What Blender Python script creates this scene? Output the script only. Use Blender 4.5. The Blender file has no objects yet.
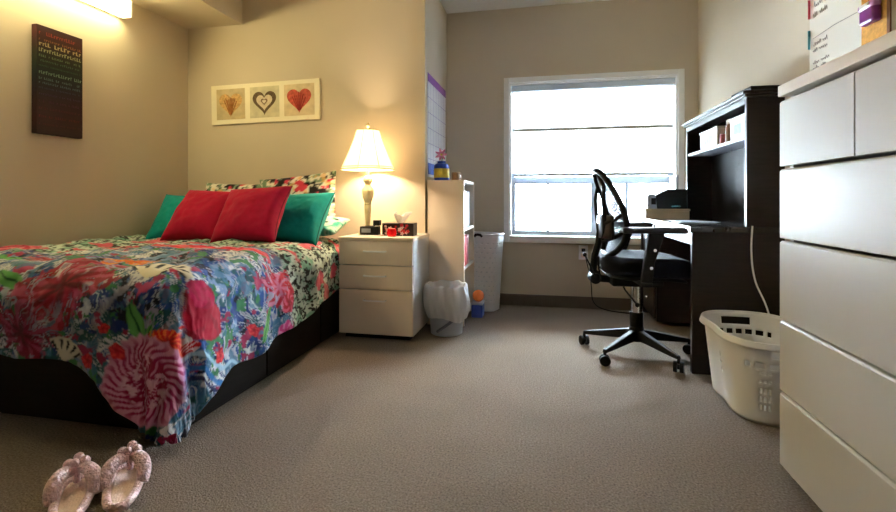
import bpy, math, random
import numpy as np
from mathutils import Vector, Matrix, Euler

random.seed(7)
SC = bpy.context.scene
COL = SC.collection
PI = math.pi
R_ = math.radians

# ------------------------------------------------------------------ camera
cam_data = bpy.data.cameras.new('camera')
cam = bpy.data.objects.new('camera', cam_data)
COL.objects.link(cam)
cam_data.sensor_width = 36.0
cam_data.lens = 470.0 / 896.0 * 36.0
cam_data.shift_y = -57.0 / 896.0
cam_data.clip_start = 0.02
cam.location = (0, 0, 0.88)
cam.rotation_euler = (PI / 2, 0, math.atan(99.0 / 470.0))
SC.camera = cam

# ------------------------------------------------------------------ world, exposure
world = bpy.data.worlds.new('world')
SC.world = world
world.use_nodes = True
wn = world.node_tree.nodes
wn['Background'].inputs['Color'].default_value = (0.76, 0.885, 1.0, 1)
wn['Background'].inputs['Strength'].default_value = 52.0
SC.view_settings.view_transform = 'Standard'
SC.view_settings.look = 'None'
SC.view_settings.gamma = 1.0
SC.view_settings.use_curve_mapping = False
SC.view_settings.exposure = 1.35
LAMP_W = 42.0          # bedside bulb
TUBE_E = 15.5         # fluorescent wall light
SC.cycles.max_bounces = 10
SC.cycles.diffuse_bounces = 6
SC.cycles.transmission_bounces = 8
SC.cycles.transparent_max_bounces = 12
SC.cycles.sample_clamp_indirect = 6.0
SC.cycles.caustics_reflective = False
SC.cycles.caustics_refractive = False


# ------------------------------------------------------------------ helpers
def lin(c):
    return tuple(((x / 12.92) if x <= 0.04045 else ((x + 0.055) / 1.055) ** 2.4) for x in c)


def rgb(r, g, b):
    return lin((r / 255.0, g / 255.0, b / 255.0))


def mat(name, col, rough=0.55, metal=0.0, noise=None, bump=None, spec=0.4, coat=0.0, sheen=0.0, attr=None):
    m = bpy.data.materials.new(name)
    m.use_nodes = True
    nt = m.node_tree
    b = nt.nodes['Principled BSDF']
    b.inputs['Base Color'].default_value = (*col, 1)
    b.inputs['Roughness'].default_value = rough
    b.inputs['Metallic'].default_value = metal
    b.inputs['Specular IOR Level'].default_value = spec
    b.inputs['Coat Weight'].default_value = coat
    b.inputs['Sheen Weight'].default_value = sheen
    tc = nt.nodes.new('ShaderNodeTexCoord')
    if attr:
        a = nt.nodes.new('ShaderNodeVertexColor')
        a.layer_name = attr
        nt.links.new(a.outputs['Color'], b.inputs['Base Color'])
    elif noise:
        sc, amt = noise[0], noise[1]
        n = nt.nodes.new('ShaderNodeTexNoise')
        n.inputs['Scale'].default_value = sc
        n.inputs['Detail'].default_value = 5
        if len(noise) > 2:
            mp = nt.nodes.new('ShaderNodeMapping')
            mp.inputs['Scale'].default_value = noise[2]
            nt.links.new(tc.outputs['Object'], mp.inputs['Vector'])
            nt.links.new(mp.outputs['Vector'], n.inputs['Vector'])
        else:
            nt.links.new(tc.outputs['Object'], n.inputs['Vector'])
        r = nt.nodes.new('ShaderNodeValToRGB')
        r.color_ramp.elements[0].position = 0.3
        r.color_ramp.elements[1].position = 0.7
        r.color_ramp.elements[0].color = (*[x * (1 - amt) for x in col], 1)
        r.color_ramp.elements[1].color = (*[min(1, x * (1 + amt)) for x in col], 1)
        nt.links.new(n.outputs['Fac'], r.inputs['Fac'])
        nt.links.new(r.outputs['Color'], b.inputs['Base Color'])
    if bump:
        n2 = nt.nodes.new('ShaderNodeTexNoise')
        n2.inputs['Scale'].default_value = bump[0]
        n2.inputs['Detail'].default_value = 3
        nt.links.new(tc.outputs['Object'], n2.inputs['Vector'])
        bp = nt.nodes.new('ShaderNodeBump')
        bp.inputs['Strength'].default_value = bump[1]
        bp.inputs['Distance'].default_value = bump[2] if len(bump) > 2 else 0.01
        nt.links.new(n2.outputs['Fac'], bp.inputs['Height'])
        nt.links.new(bp.outputs['Normal'], b.inputs['Normal'])
    return m


def emit_mat(name, col, strength):
    m = bpy.data.materials.new(name)
    m.use_nodes = True
    nt = m.node_tree
    b = nt.nodes['Principled BSDF']
    b.inputs['Base Color'].default_value = (0.9, 0.9, 0.88, 1)
    b.inputs['Emission Color'].default_value = (*col, 1)
    b.inputs['Emission Strength'].default_value = strength
    return m


def translucent_mat(name, col, fac=0.6, transp=0.0):
    m = bpy.data.materials.new(name)
    m.use_nodes = True
    nt = m.node_tree
    nt.nodes.remove(nt.nodes['Principled BSDF'])
    out = nt.nodes['Material Output']
    d = nt.nodes.new('ShaderNodeBsdfDiffuse')
    t = nt.nodes.new('ShaderNodeBsdfTranslucent')
    tc = nt.nodes.new('ShaderNodeTexCoord')
    w = nt.nodes.new('ShaderNodeTexNoise')
    w.inputs['Scale'].default_value = 60
    nt.links.new(tc.outputs['Object'], w.inputs['Vector'])
    r = nt.nodes.new('ShaderNodeValToRGB')
    r.color_ramp.elements[0].color = (*[x * 0.96 for x in col], 1)
    r.color_ramp.elements[1].color = (*col, 1)
    nt.links.new(w.outputs['Fac'], r.inputs['Fac'])
    nt.links.new(r.outputs['Color'], d.inputs['Color'])
    nt.links.new(r.outputs['Color'], t.inputs['Color'])
    mx = nt.nodes.new('ShaderNodeMixShader')
    mx.inputs[0].default_value = fac
    nt.links.new(d.outputs[0], mx.inputs[1])
    nt.links.new(t.outputs[0], mx.inputs[2])
    last = mx
    if transp > 0:
        tr = nt.nodes.new('ShaderNodeBsdfTransparent')
        m2 = nt.nodes.new('ShaderNodeMixShader')
        m2.inputs[0].default_value = transp
        nt.links.new(mx.outputs[0], m2.inputs[1])
        nt.links.new(tr.outputs[0], m2.inputs[2])
        last = m2
    nt.links.new(last.outputs[0], out.inputs['Surface'])
    return m


def glass_mat(name):
    m = bpy.data.materials.new(name)
    m.use_nodes = True
    nt = m.node_tree
    nt.nodes.remove(nt.nodes['Principled BSDF'])
    out = nt.nodes['Material Output']
    tr = nt.nodes.new('ShaderNodeBsdfTransparent')
    tr.inputs['Color'].default_value = (0.97, 0.99, 0.99, 1)
    gl = nt.nodes.new('ShaderNodeBsdfGlossy')
    gl.inputs['Roughness'].default_value = 0.02
    fr = nt.nodes.new('ShaderNodeFresnel')
    fr.inputs['IOR'].default_value = 1.45
    mx = nt.nodes.new('ShaderNodeMixShader')
    nt.links.new(fr.outputs[0], mx.inputs[0])
    nt.links.new(tr.outputs[0], mx.inputs[1])
    nt.links.new(gl.outputs[0], mx.inputs[2])
    nt.links.new(mx.outputs[0], out.inputs['Surface'])
    return m


class MB:
    def __init__(self):
        self.v, self.f = [], []

    def add(self, vs, fs, M=None):
        o = len(self.v)
        for p in vs:
            p = Vector(p)
            self.v.append(tuple(M @ p) if M else tuple(p))
        self.f += [tuple(i + o for i in q) for q in fs]
        return self

    def box(self, x0, x1, y0, y1, z0, z1, M=None):
        vs = [(x0, y0, z0), (x1, y0, z0), (x1, y1, z0), (x0, y1, z0), (x0, y0, z1), (x1, y0, z1), (x1, y1, z1), (x0, y1, z1)]
        fs = [(3, 2, 1, 0), (4, 5, 6, 7), (0, 1, 5, 4), (1, 2, 6, 5), (2, 3, 7, 6), (3, 0, 4, 7)]
        return self.add(vs, fs, M)

    def prism(self, poly, axis, a, b, M=None):
        # poly: (s,t) counter-clockwise; axis 'x': (y,z), 'y': (x,z), 'z': (x,y)
        n = len(poly)
        g = {'x': lambda s, t, w: (w, s, t), 'y': lambda s, t, w: (s, w, t), 'z': lambda s, t, w: (s, t, w)}[axis]
        vs = [g(s, t, a) for s, t in poly] + [g(s, t, b) for s, t in poly]
        fs = [tuple(range(n))[::-1], tuple(range(n, 2 * n))] + [(i, (i + 1) % n, n + (i + 1) % n, n + i) for i in range(n)]
        return self.add(vs, fs, M)

    def tube(self, pts, r, n=10, closed=False, caps=True):
        pts = [Vector(p) for p in pts]
        N = len(pts)
        rs = r if isinstance(r, (list, tuple)) else [r] * N
        vs, fs = [], []
        up = None
        for i, p in enumerate(pts):
            if closed:
                t = (pts[(i + 1) % N] - pts[i - 1]).normalized()
            else:
                t = (pts[min(i + 1, N - 1)] - pts[max(i - 1, 0)]).normalized()
            if up is None:
                a = Vector((0, 0, 1)) if abs(t.z) < 0.9 else Vector((1, 0, 0))
                up = (a - t * a.dot(t)).normalized()
            else:
                up = (up - t * up.dot(t)).normalized()
            sd = t.cross(up)
            for k in range(n):
                an = 2 * PI * k / n
                vs.append(p + (up * math.cos(an) + sd * math.sin(an)) * rs[i])
        for i in range(N if closed else N - 1):
            j = (i + 1) % N
            for k in range(n):
                fs.append((i * n + k, i * n + (k + 1) % n, j * n + (k + 1) % n, j * n + k))
        if caps and not closed:
            fs.append(tuple(range(n))[::-1])
            fs.append(tuple(range((N - 1) * n, N * n)))
        return self.add(vs, fs)

    def cyl(self, p0, p1, r0, r1=None, n=20):
        return self.tube([p0, p1], [r0, r0 if r1 is None else r1], n=n)

    def lathe(self, prof, n=32, M=None, cap=True):
        vs, fs = [], []
        for r, z in prof:
            for k in range(n):
                a = 2 * PI * k / n
                vs.append((r * math.cos(a), r * math.sin(a), z))
        m = len(prof)
        for i in range(m - 1):
            for k in range(n):
                fs.append((i * n + k, i * n + (k + 1) % n, (i + 1) * n + (k + 1) % n, (i + 1) * n + k))
        if cap:
            fs.append(tuple(range(n))[::-1])
            fs.append(tuple(range((m - 1) * n, m * n)))
        return self.add(vs, fs, M)

    def ball(self, c, r, sx=1, sy=1, sz=1, n=16):
        prof = []
        h = n // 2
        for i in range(1, h):
            a = -PI / 2 + PI * i / h
            prof.append((r * math.cos(a), r * math.sin(a)))
        M = Matrix.Translation(c) @ Matrix.Diagonal((sx, sy, sz, 1))
        return self.lathe(prof, n=n, M=M)

    def grid(self, fn, nu, nv, skip=None, wrap_u=False):
        vs = [fn(i / (nu if wrap_u else nu - 1), j / (nv - 1)) for j in range(nv) for i in range(nu)]
        fs = []
        for j in range(nv - 1):
            for i in range(nu if wrap_u else nu - 1):
                if skip and skip(i, j):
                    continue
                i2 = (i + 1) % nu
                fs.append((j * nu + i, j * nu + i2, (j + 1) * nu + i2, (j + 1) * nu + i))
        return self.add(vs, fs)

    def build(self, name, m, parent=None, bevel=0.0, smooth=False, seg=2, solid=0.0, sub=0, angle=40):
        me = bpy.data.meshes.new(name)
        me.from_pydata(self.v, [], self.f)
        me.materials.append(m)
        me.update()
        if smooth:
            me.shade_smooth()
            me.set_sharp_from_angle(angle=R_(angle))
        o = bpy.data.objects.new(name, me)
        COL.objects.link(o)
        if parent:
            o.parent = parent
        if solid:
            s = o.modifiers.new('thickness', 'SOLIDIFY')
            s.thickness = solid
            s.offset = 0
        if bevel:
            b = o.modifiers.new('edge', 'BEVEL')
            b.width = bevel
            b.segments = seg
            b.limit_method = 'ANGLE'
            b.angle_limit = R_(35)
        if sub:
            s = o.modifiers.new('smooth', 'SUBSURF')
            s.levels = s.render_levels = sub
        return o


def tag(o, label, cat, group=None):
    o['label'] = label
    o['category'] = cat
    if group:
        o['group'] = group
    return o


def thing(name, label, cat, loc=(0, 0, 0), rz=0.0, group=None):
    o = bpy.data.objects.new(name, None)
    o.empty_display_size = 0.05
    COL.objects.link(o)
    o.location = loc
    o.rotation_euler = (0, 0, rz)
    return tag(o, label, cat, group)


def structure(o):
    o['kind'] = 'structure'
    return o


def copy_thing(o, loc, label, rot=None):
    def rec(src, parent):
        c = src.copy()
        COL.objects.link(c)
        if parent:
            c.parent = parent
        for ch in src.children:
            rec(ch, c)
        return c
    c = rec(o, None)
    c.location = loc
    if rot is not None:
        c.rotation_euler = rot
    c['label'] = label
    return c


def bez(p0, p1, p2, p3, n=14):
    out = []
    for i in range(n + 1):
        t = i / n
        out.append(Vector(p0) * (1 - t) ** 3 + Vector(p1) * 3 * t * (1 - t) ** 2 + Vector(p2) * 3 * t * t * (1 - t) + Vector(p3) * t ** 3)
    return out


# --- numpy value noise used for woven-in patterns and cloth wrinkles
def vnoise(x, y, seed=0):
    xi = np.floor(x).astype(np.int64)
    yi = np.floor(y).astype(np.int64)
    xf = x - xi
    yf = y - yi
    xf = xf * xf * (3 - 2 * xf)
    yf = yf * yf * (3 - 2 * yf)

    def hsh(a, b):
        h = (a * 374761393 + b * 668265263 + seed * 1274126177) & 0x7fffffff
        h = ((h ^ (h >> 13)) * 1103515245) & 0x7fffffff
        h = h ^ (h >> 16)
        return (h & 0xffff) / 65535.0
    n00, n10, n01, n11 = hsh(xi, yi), hsh(xi + 1, yi), hsh(xi, yi + 1), hsh(xi + 1, yi + 1)
    return (n00 * (1 - xf) + n10 * xf) * (1 - yf) + (n01 * (1 - xf) + n11 * xf) * yf


def fbm(x, y, seed=0, octv=4):
    s, a, t = 0, 0.5, 0
    for k in range(octv):
        s = s + a * vnoise(x * 2 ** k, y * 2 ** k, seed + k * 17)
        t += a
        a *= 0.5
    return s / t


def sstep(a, b, x):
    t = np.clip((x - a) / (b - a), 0, 1)
    return t * t * (3 - 2 * t)


def mixc(c, col, f):
    return c * (1 - f[..., None]) + np.array(col) * f[..., None]


def set_colors(me, cols):
    a = me.color_attributes.new('pattern', 'FLOAT_COLOR', 'POINT')
    arr = np.ones((len(me.vertices), 4), dtype=np.float32)
    arr[:, :3] = cols
    a.data.foreach_set('color', arr.ravel())


# ------------------------------------------------------------------ materials
WALL = rgb(206, 194, 175)
m_wall = mat('painted beige wall', WALL, 0.75, noise=(3, 0.015), bump=(180, 0.05, 0.002), spec=0.2)
m_ceil = mat('white ceiling paint', rgb(246, 245, 243), 0.85, noise=(40, 0.02), bump=(220, 0.1, 0.002), spec=0.2)
m_base = mat('taupe vinyl baseboard', rgb(96, 84, 72), 0.5, noise=(12, 0.05))
m_white = mat('white painted trim', rgb(250, 250, 250), 0.4, noise=(6, 0.01))
m_vinyl = translucent_mat('white vinyl', (0.74, 0.80, 0.88), 0.10)
m_lam = mat('white laminate', rgb(212, 211, 212), 0.38, noise=(4, 0.012))
m_lam_edge = mat('cream laminate', rgb(236, 222, 206), 0.4, noise=(4, 0.015))
m_espresso = mat('espresso wood', rgb(36, 25, 23), 0.38, noise=(7, 0.25, (1, 1, 12)), bump=(60, 0.05, 0.002), spec=.25)
m_dark = mat('black brown wood', rgb(20, 15, 13), 0.5, noise=(7, 0.25, (1, 1, 10)), spec=.15)
m_black = mat('black plastic', rgb(22, 22, 25), 0.42, noise=(30, 0.1))
m_rubber = mat('black nylon', rgb(14, 14, 17), 0.6, noise=(30, 0.1), spec=.22)
m_blackfab = mat('black seat fabric', rgb(15, 18, 28), 0.9, noise=(200, 0.3), bump=(400, 0.3, 0.002), spec=.15)
m_chrome = mat('chrome', (0.75, 0.76, 0.78), 0.18, metal=1.0, noise=(20, 0.03))
m_plastic = mat('white plastic', rgb(238, 239, 243), 0.35, noise=(5, 0.015))
m_glass = glass_mat('window glass')


def carpet():
    m = mat('beige loop carpet', rgb(150, 138, 122), 0.95, spec=0.1)
    nt = m.node_tree
    b = nt.nodes['Principled BSDF']
    tc = nt.nodes.new('ShaderNodeTexCoord')
    v = nt.nodes.new('ShaderNodeTexVoronoi')
    v.inputs['Scale'].default_value = 210
    n = nt.nodes.new('ShaderNodeTexNoise')
    n.inputs['Scale'].default_value = 150
    n.inputs['Detail'].default_value = 6
    n3 = nt.nodes.new('ShaderNodeTexNoise')
    n3.inputs['Scale'].default_value = 2.2
    for k in (v, n, n3):
        nt.links.new(tc.outputs['Object'], k.inputs['Vector'])
    r = nt.nodes.new('ShaderNodeValToRGB')
    r.color_ramp.elements[0].position = 0.3
    r.color_ramp.elements[1].position = 0.72
    r.color_ramp.elements[0].color = (*rgb(106, 93, 82), 1)
    r.color_ramp.elements[1].color = (*rgb(158, 143, 128), 1)
    nt.links.new(n.outputs['Fac'], r.inputs['Fac'])
    mx = nt.nodes.new('ShaderNodeMixRGB')
    mx.blend_type = 'MULTIPLY'
    mx.inputs[0].default_value = 0.25
    nt.links.new(r.outputs['Color'], mx.inputs[1])
    nt.links.new(n3.outputs['Fac'], mx.inputs[2])
    nt.links.new(mx.outputs[0], b.inputs['Base Color'])
    bp = nt.nodes.new('ShaderNodeBump')
    bp.inputs['Strength'].default_value = 0.8
    bp.inputs['Distance'].default_value = 0.006
    nt.links.new(v.outputs['Distance'], bp.inputs['Height'])
    nt.links.new(bp.outputs['Normal'], b.inputs['Normal'])
    return m


# ------------------------------------------------------------------ room shell
XL, XR, XT = -2.755, 1.135, -0.836       # left wall, right wall, return wall
YH, YW, YB = 3.187, 3.927, -2.8          # head wall, window wall, wall behind camera
ZC, ZS = 2.462, 2.212                    # ceiling, soffit underside
structure(MB().box(XL - .12, XR + .12, YB - .12, YW + .2, -.1, 0).build('floor', carpet()))
structure(MB().box(XL - .12, XR + .12, YB - .12, YW + .2, ZC, ZC + .1).build('ceiling', m_ceil))
structure(MB().box(XL - .12, XL, YB - .12, YH + .12, 0, ZC).build('wall_left', m_wall))
structure(MB().box(XR, XR + .12, YB - .12, YW + .2, 0, ZC).build('wall_right', m_wall))
structure(MB().box(XL, XR, YB - .12, YB, 0, ZC).build('wall_front', m_wall))
structure(MB().box(XL, XT - .1, YH, YH + .12, 0, ZC).build('wall_head', m_wall))
structure(MB().box(XT - .1, XT, YH, YW + .2, 0, ZC).build('wall_return', m_wall))
structure(MB().box(XL, -2.275, YB, YH, ZS, ZC).build('soffit', m_wall))
WX0, WX1, WZ0, WZ1 = -.305, .990, .572, 1.838        # window opening
b = MB()
b.box(XT, WX0, YW, YW + .2, 0, ZC)
b.box(WX1, XR, YW, YW + .2, 0, ZC)
b.box(WX0, WX1, YW, YW + .2, 0, WZ0)
b.box(WX0, WX1, YW, YW + .2, WZ1, ZC)
structure(b.build('wall_back', m_wall))
structure(MB().box(XT, XR, YW - .012, YW, 0, .095).build('baseboard_back', m_base, bevel=.004))
structure(MB().box(XT, XT + .012, YH, YW - .012, 0, .095).build('baseboard_return', m_base, bevel=.004))
# window
win = structure(thing('window_1', 'wide white framed window with sliding lower panes above the baseboard', 'window', (0, YW, 0)))
b = MB()
c = .046
b.box(WX0 - c, WX0, -.018, .0, WZ0 - .05, WZ1 + c)
b.box(WX1, WX1 + c, -.018, .0, WZ0 - .05, WZ1 + c)
b.box(WX0, WX1, -.018, .0, WZ1, WZ1 + c)
b.build('casing', m_white, win, bevel=.004)
b = MB()
b.box(WX0, WX0 + .012, 0, .16, WZ0, WZ1)
b.box(WX1 - .012, WX1, 0, .16, WZ0, WZ1)
b.box(WX0 + .012, WX1 - .012, 0, .16, WZ1 - .012, WZ1)
b.build('reveal', m_white, win)
MB().box(WX0, WX1, -.035, .16, WZ0 - .05, WZ0 + .006).build('sill', m_white, win, bevel=.005)
b = MB()
fx0, fx1, fz0, fz1 = WX0 + .012, WX1 - .012, WZ0 + .006, WZ1 - .012
fw = .03
b.box(fx0, fx0 + fw, .10, .15, fz0, fz1)
b.box(fx1 - fw, fx1, .10, .15, fz0, fz1)
b.box(fx0 + fw, fx1 - fw, .10, .15, fz0, fz0 + .035)
b.box(fx0 + fw, fx1 - fw, .10, .15, fz1 - .035, fz1)
b.build('frame', m_vinyl, win)
MB().box(fx0 + fw, fx1 - fw, .095, .15, 1.005, 1.065).build('rail', m_vinyl, win, bevel=.003)
for i, (xa, w) in enumerate(((.008, .022), (.379, .05), (.635, .022))):
    MB().box(xa - w / 2, xa + w / 2, .10, .15, fz0 + .035, 1.005).build('mullion', m_vinyl, win)
MB().box(.36, .40, .10, .15, 1.065, fz1 - .035).build('mullion', m_vinyl, win)
xs = [fx0 + fw, -.003, .019, .354, .404, .624, .646, fx1 - fw]
for k in range(4):
    MB().box(xs[2 * k], xs[2 * k + 1], .122, .128, fz0 + .035, 1.005).build('pane', m_glass, win)
MB().box(fx0 + fw, .36, .122, .128, 1.065, fz1 - .035).build('pane', m_glass, win)
MB().box(.40, fx1 - fw, .122, .128, 1.065, fz1 - .035).build('pane', m_glass, win)

# roller blind
bl = thing('roller_blind', 'white translucent roller blind covering the upper half of the window', 'blind', (0, YW, 0))
m_blind = translucent_mat('blind fabric', (0.93, 0.94, 0.93), 0.60, 0.26)
MB().box(WX0 + .022, WX1 - .022, .0505, .0515, 1.085, 1.79).build('fabric', m_blind, bl)
MB().box(WX0 + .022, WX1 - .022, .047, .0500, 1.441, 1.469).build('seam_band', translucent_mat('blind hem', (0.80, 0.80, 0.80), 0.03), bl)
MB().box(WX0 + .013, WX1 - .013, .022, .085, 1.775, WZ1 - .013).build('cassette', m_vinyl, bl, bevel=.004)
MB().box(WX0 + .022, WX1 - .022, .042, .060, 1.068, 1.09).build('bottom_bar', m_vinyl, bl, bevel=.003)

# ------------------------------------------------------------------ bed
bed = thing('platform_bed', 'black brown platform bed with storage drawers against the left wall', 'bed', (-2.025, 2.325, 0))
hx, hy = .695, .835
MB().box(-hx, hx - .02, -hy + .02, hy, .0, .31).build('base', m_dark, bed, bevel=.006)
MB().box(-hx, hx - .02, -hy, -hy + .02, .012, .315).build('foot_panel', m_dark, bed, bevel=.004)
for y0, y1 in ((-hy + .004, -.277), (-.271, .275), (.281, hy)):
    d = MB().box(hx - .02, hx, y0, y1, .022, .305).build('drawer', m_dark, bed, bevel=.003)
    MB().box(hx - .004, hx + .003, (y0 + y1) / 2 - .09, (y0 + y1) / 2 + .09, .285, .3).build('finger_pull', m_black, d)

MINT = (0.80, 0.88, 0.83)


def floral_small(u, v, seed):
    """black, pink and white floral sprig print"""
    wx = u + .03 * fbm(u * 20, v * 20, seed + 3)
    n = fbm(wx * 22, v * 22, seed)
    n2 = fbm(wx * 46, v * 46, seed + 9)
    n3 = fbm(wx * 17, v * 17, seed + 21)
    c = np.ones(u.shape + (3,)) * np.array(lin((.86, .85, .80)))
    c = mixc(c, lin((.14, .12, .13)), sstep(.56, .62, n2))
    c = mixc(c, lin((.10, .09, .10)), sstep(.545, .58, n3))
    c = mixc(c, lin((.80, .22, .30)), sstep(.645, .68, n))
    c = mixc(c, lin((.45, .55, .45)), sstep(.40, .34, n))
    c = mixc(c, lin((.90, .70, .40)), sstep(.30, .27, n3) * .6)
    return c


def mint_sprig(u, v, seed):
    n2 = fbm(u * 30, v * 30, seed + 9, 3)
    n3 = fbm(u * 11, v * 11, seed + 2)
    c = np.ones(u.shape + (3,)) * np.array(lin((.72, .85, .77)))
    c = mixc(c, lin((.15, .17, .17)), sstep(.60, .66, n2))
    c = mixc(c, lin((.88, .42, .48)), sstep(.60, .66, n3))
    c = mixc(c, lin((.25, .62, .55)), sstep(.40, .33, n3))
    return c


m_pattern = mat('printed cotton', (.8, .8, .8), 0.85, attr='pattern', bump=(300, 0.1, 0.001), sheen=0.1, spec=.15)
m_duvet = mat('floral printed duvet', (.8, .8, .8), 0.8, attr='pattern', bump=(260, 0.12, 0.001), sheen=0.1, spec=.2)

# mattress: rounded slab under a printed sheet
nu = 80
b = MB()


def matt(u, v):
    # wrapped box profile: v runs round the slab from left underside over the top
    return (0, 0, 0)


def rounded_slab(w, l, h, r, n=14):
    vs, fs = [], []
    mb = MB()
    import bmesh
    bm = bmesh.new()
    bmesh.ops.create_cube(bm, size=1.0)
    for q in bm.verts:
        q.co = Vector((q.co.x * w, q.co.y * l, (q.co.z + .5) * h))
    bmesh.ops.bevel(bm, geom=list(bm.edges), offset=r, segments=4, affect='EDGES', profile=.5)
    bmesh.ops.subdivide_edges(bm, edges=[e for e in bm.edges if e.calc_length() > .15], cuts=40, use_grid_fill=True)
    me = bpy.data.meshes.new('slab')
    bm.to_mesh(me)
    bm.free()
    return me


me = rounded_slab(1.365, 1.64, .265, .07)
co = np.array([q.co for q in me.vertices])
set_colors(me, mint_sprig(co[:, 0] + co[:, 2], co[:, 1] + co[:, 2] * .5, 31))
me.materials.append(m_pattern)
me.shade_smooth()
mattress = bpy.data.objects.new('mattress', me)
COL.objects.link(mattress)
mattress.location = (-2.025, 2.335, .316)
tag(mattress, 'mattress in a mint sprigged sheet, its corner showing beside the lamp cabinet', 'mattress')

# duvet ---------------------------------------------------------------
DXE, DYF, DR, DZT = -1.272, 1.40, .15, .622
DPL, DQH = -2.735, 2.94
DAR = DR * PI / 2


def duvet_map(p, q):
    a = np.maximum(p - (DXE - DR), 0)
    bq = np.maximum((DYF + DR) - q, 0)
    h_ = np.hypot(a, bq) + 1e-9
    r = (a ** 4 + bq ** 4) ** .25 + 1e-9
    r = np.minimum(r, .675 + .02 * (r - .675))
    th = np.minimum(r / DR, PI / 2)
    hz = DR * np.sin(th)
    dr = DR * (1 - np.cos(th)) + np.maximum(r - DAR, 0)
    over = np.maximum(r - DAR, 0)
    ca, cb = a / h_, bq / h_
    # soft vertical folds along the hanging skirt
    fold = .012 * np.sin(q * 21 + 1.2 * np.sin(q * 6)) * ca ** 2 + .012 * np.sin(p * 19 + 1.5 * np.sin(p * 5)) * cb ** 2
    phi = np.arctan2(bq, a + 1e-9)
    fold = fold + .030 * np.sin(2 * phi) ** 2 * np.cos(4 * phi) * -1
    hz = hz + fold * np.clip(over / .25, 0, 1)
    top = np.clip(1 - r / .12, 0, 1)
    x = np.minimum(p, DXE - DR) + hz * ca
    y = np.maximum(q, DYF + DR) - hz * cb
    z = DZT - dr
    puff = (fbm(p * 3.2, q * 3.2, 5) - .5) * .06 + (fbm(p * 9, q * 7, 8) - .5) * .030
    wr = -np.abs(fbm(p * 5 + q * 4, q * 5 - p * 2, 12) - .5) * .05
    d = puff + wr + .012
    # narrow to nothing at the wall side
    z = z + d * (.35 + .65 * top)
    x = x + d * ca * .8 * (1 - top)
    y = y - d * cb * .8 * (1 - top)
    x = x - .035 * sstep(2.45, 2.8, q) * sstep(DXE - .25, DXE - .02, x)
    z = np.maximum(z, .018)
    return x, y, z


def polar(p, q, cp, cq, rx, ry, rot):
    dx, dy = p - cp, q - cq
    c_, s_ = math.cos(rot), math.sin(rot)
    u = (dx * c_ + dy * s_) / rx
    v = (-dx * s_ + dy * c_) / ry
    return np.hypot(u, v), np.arctan2(v, u), u, v


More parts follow.
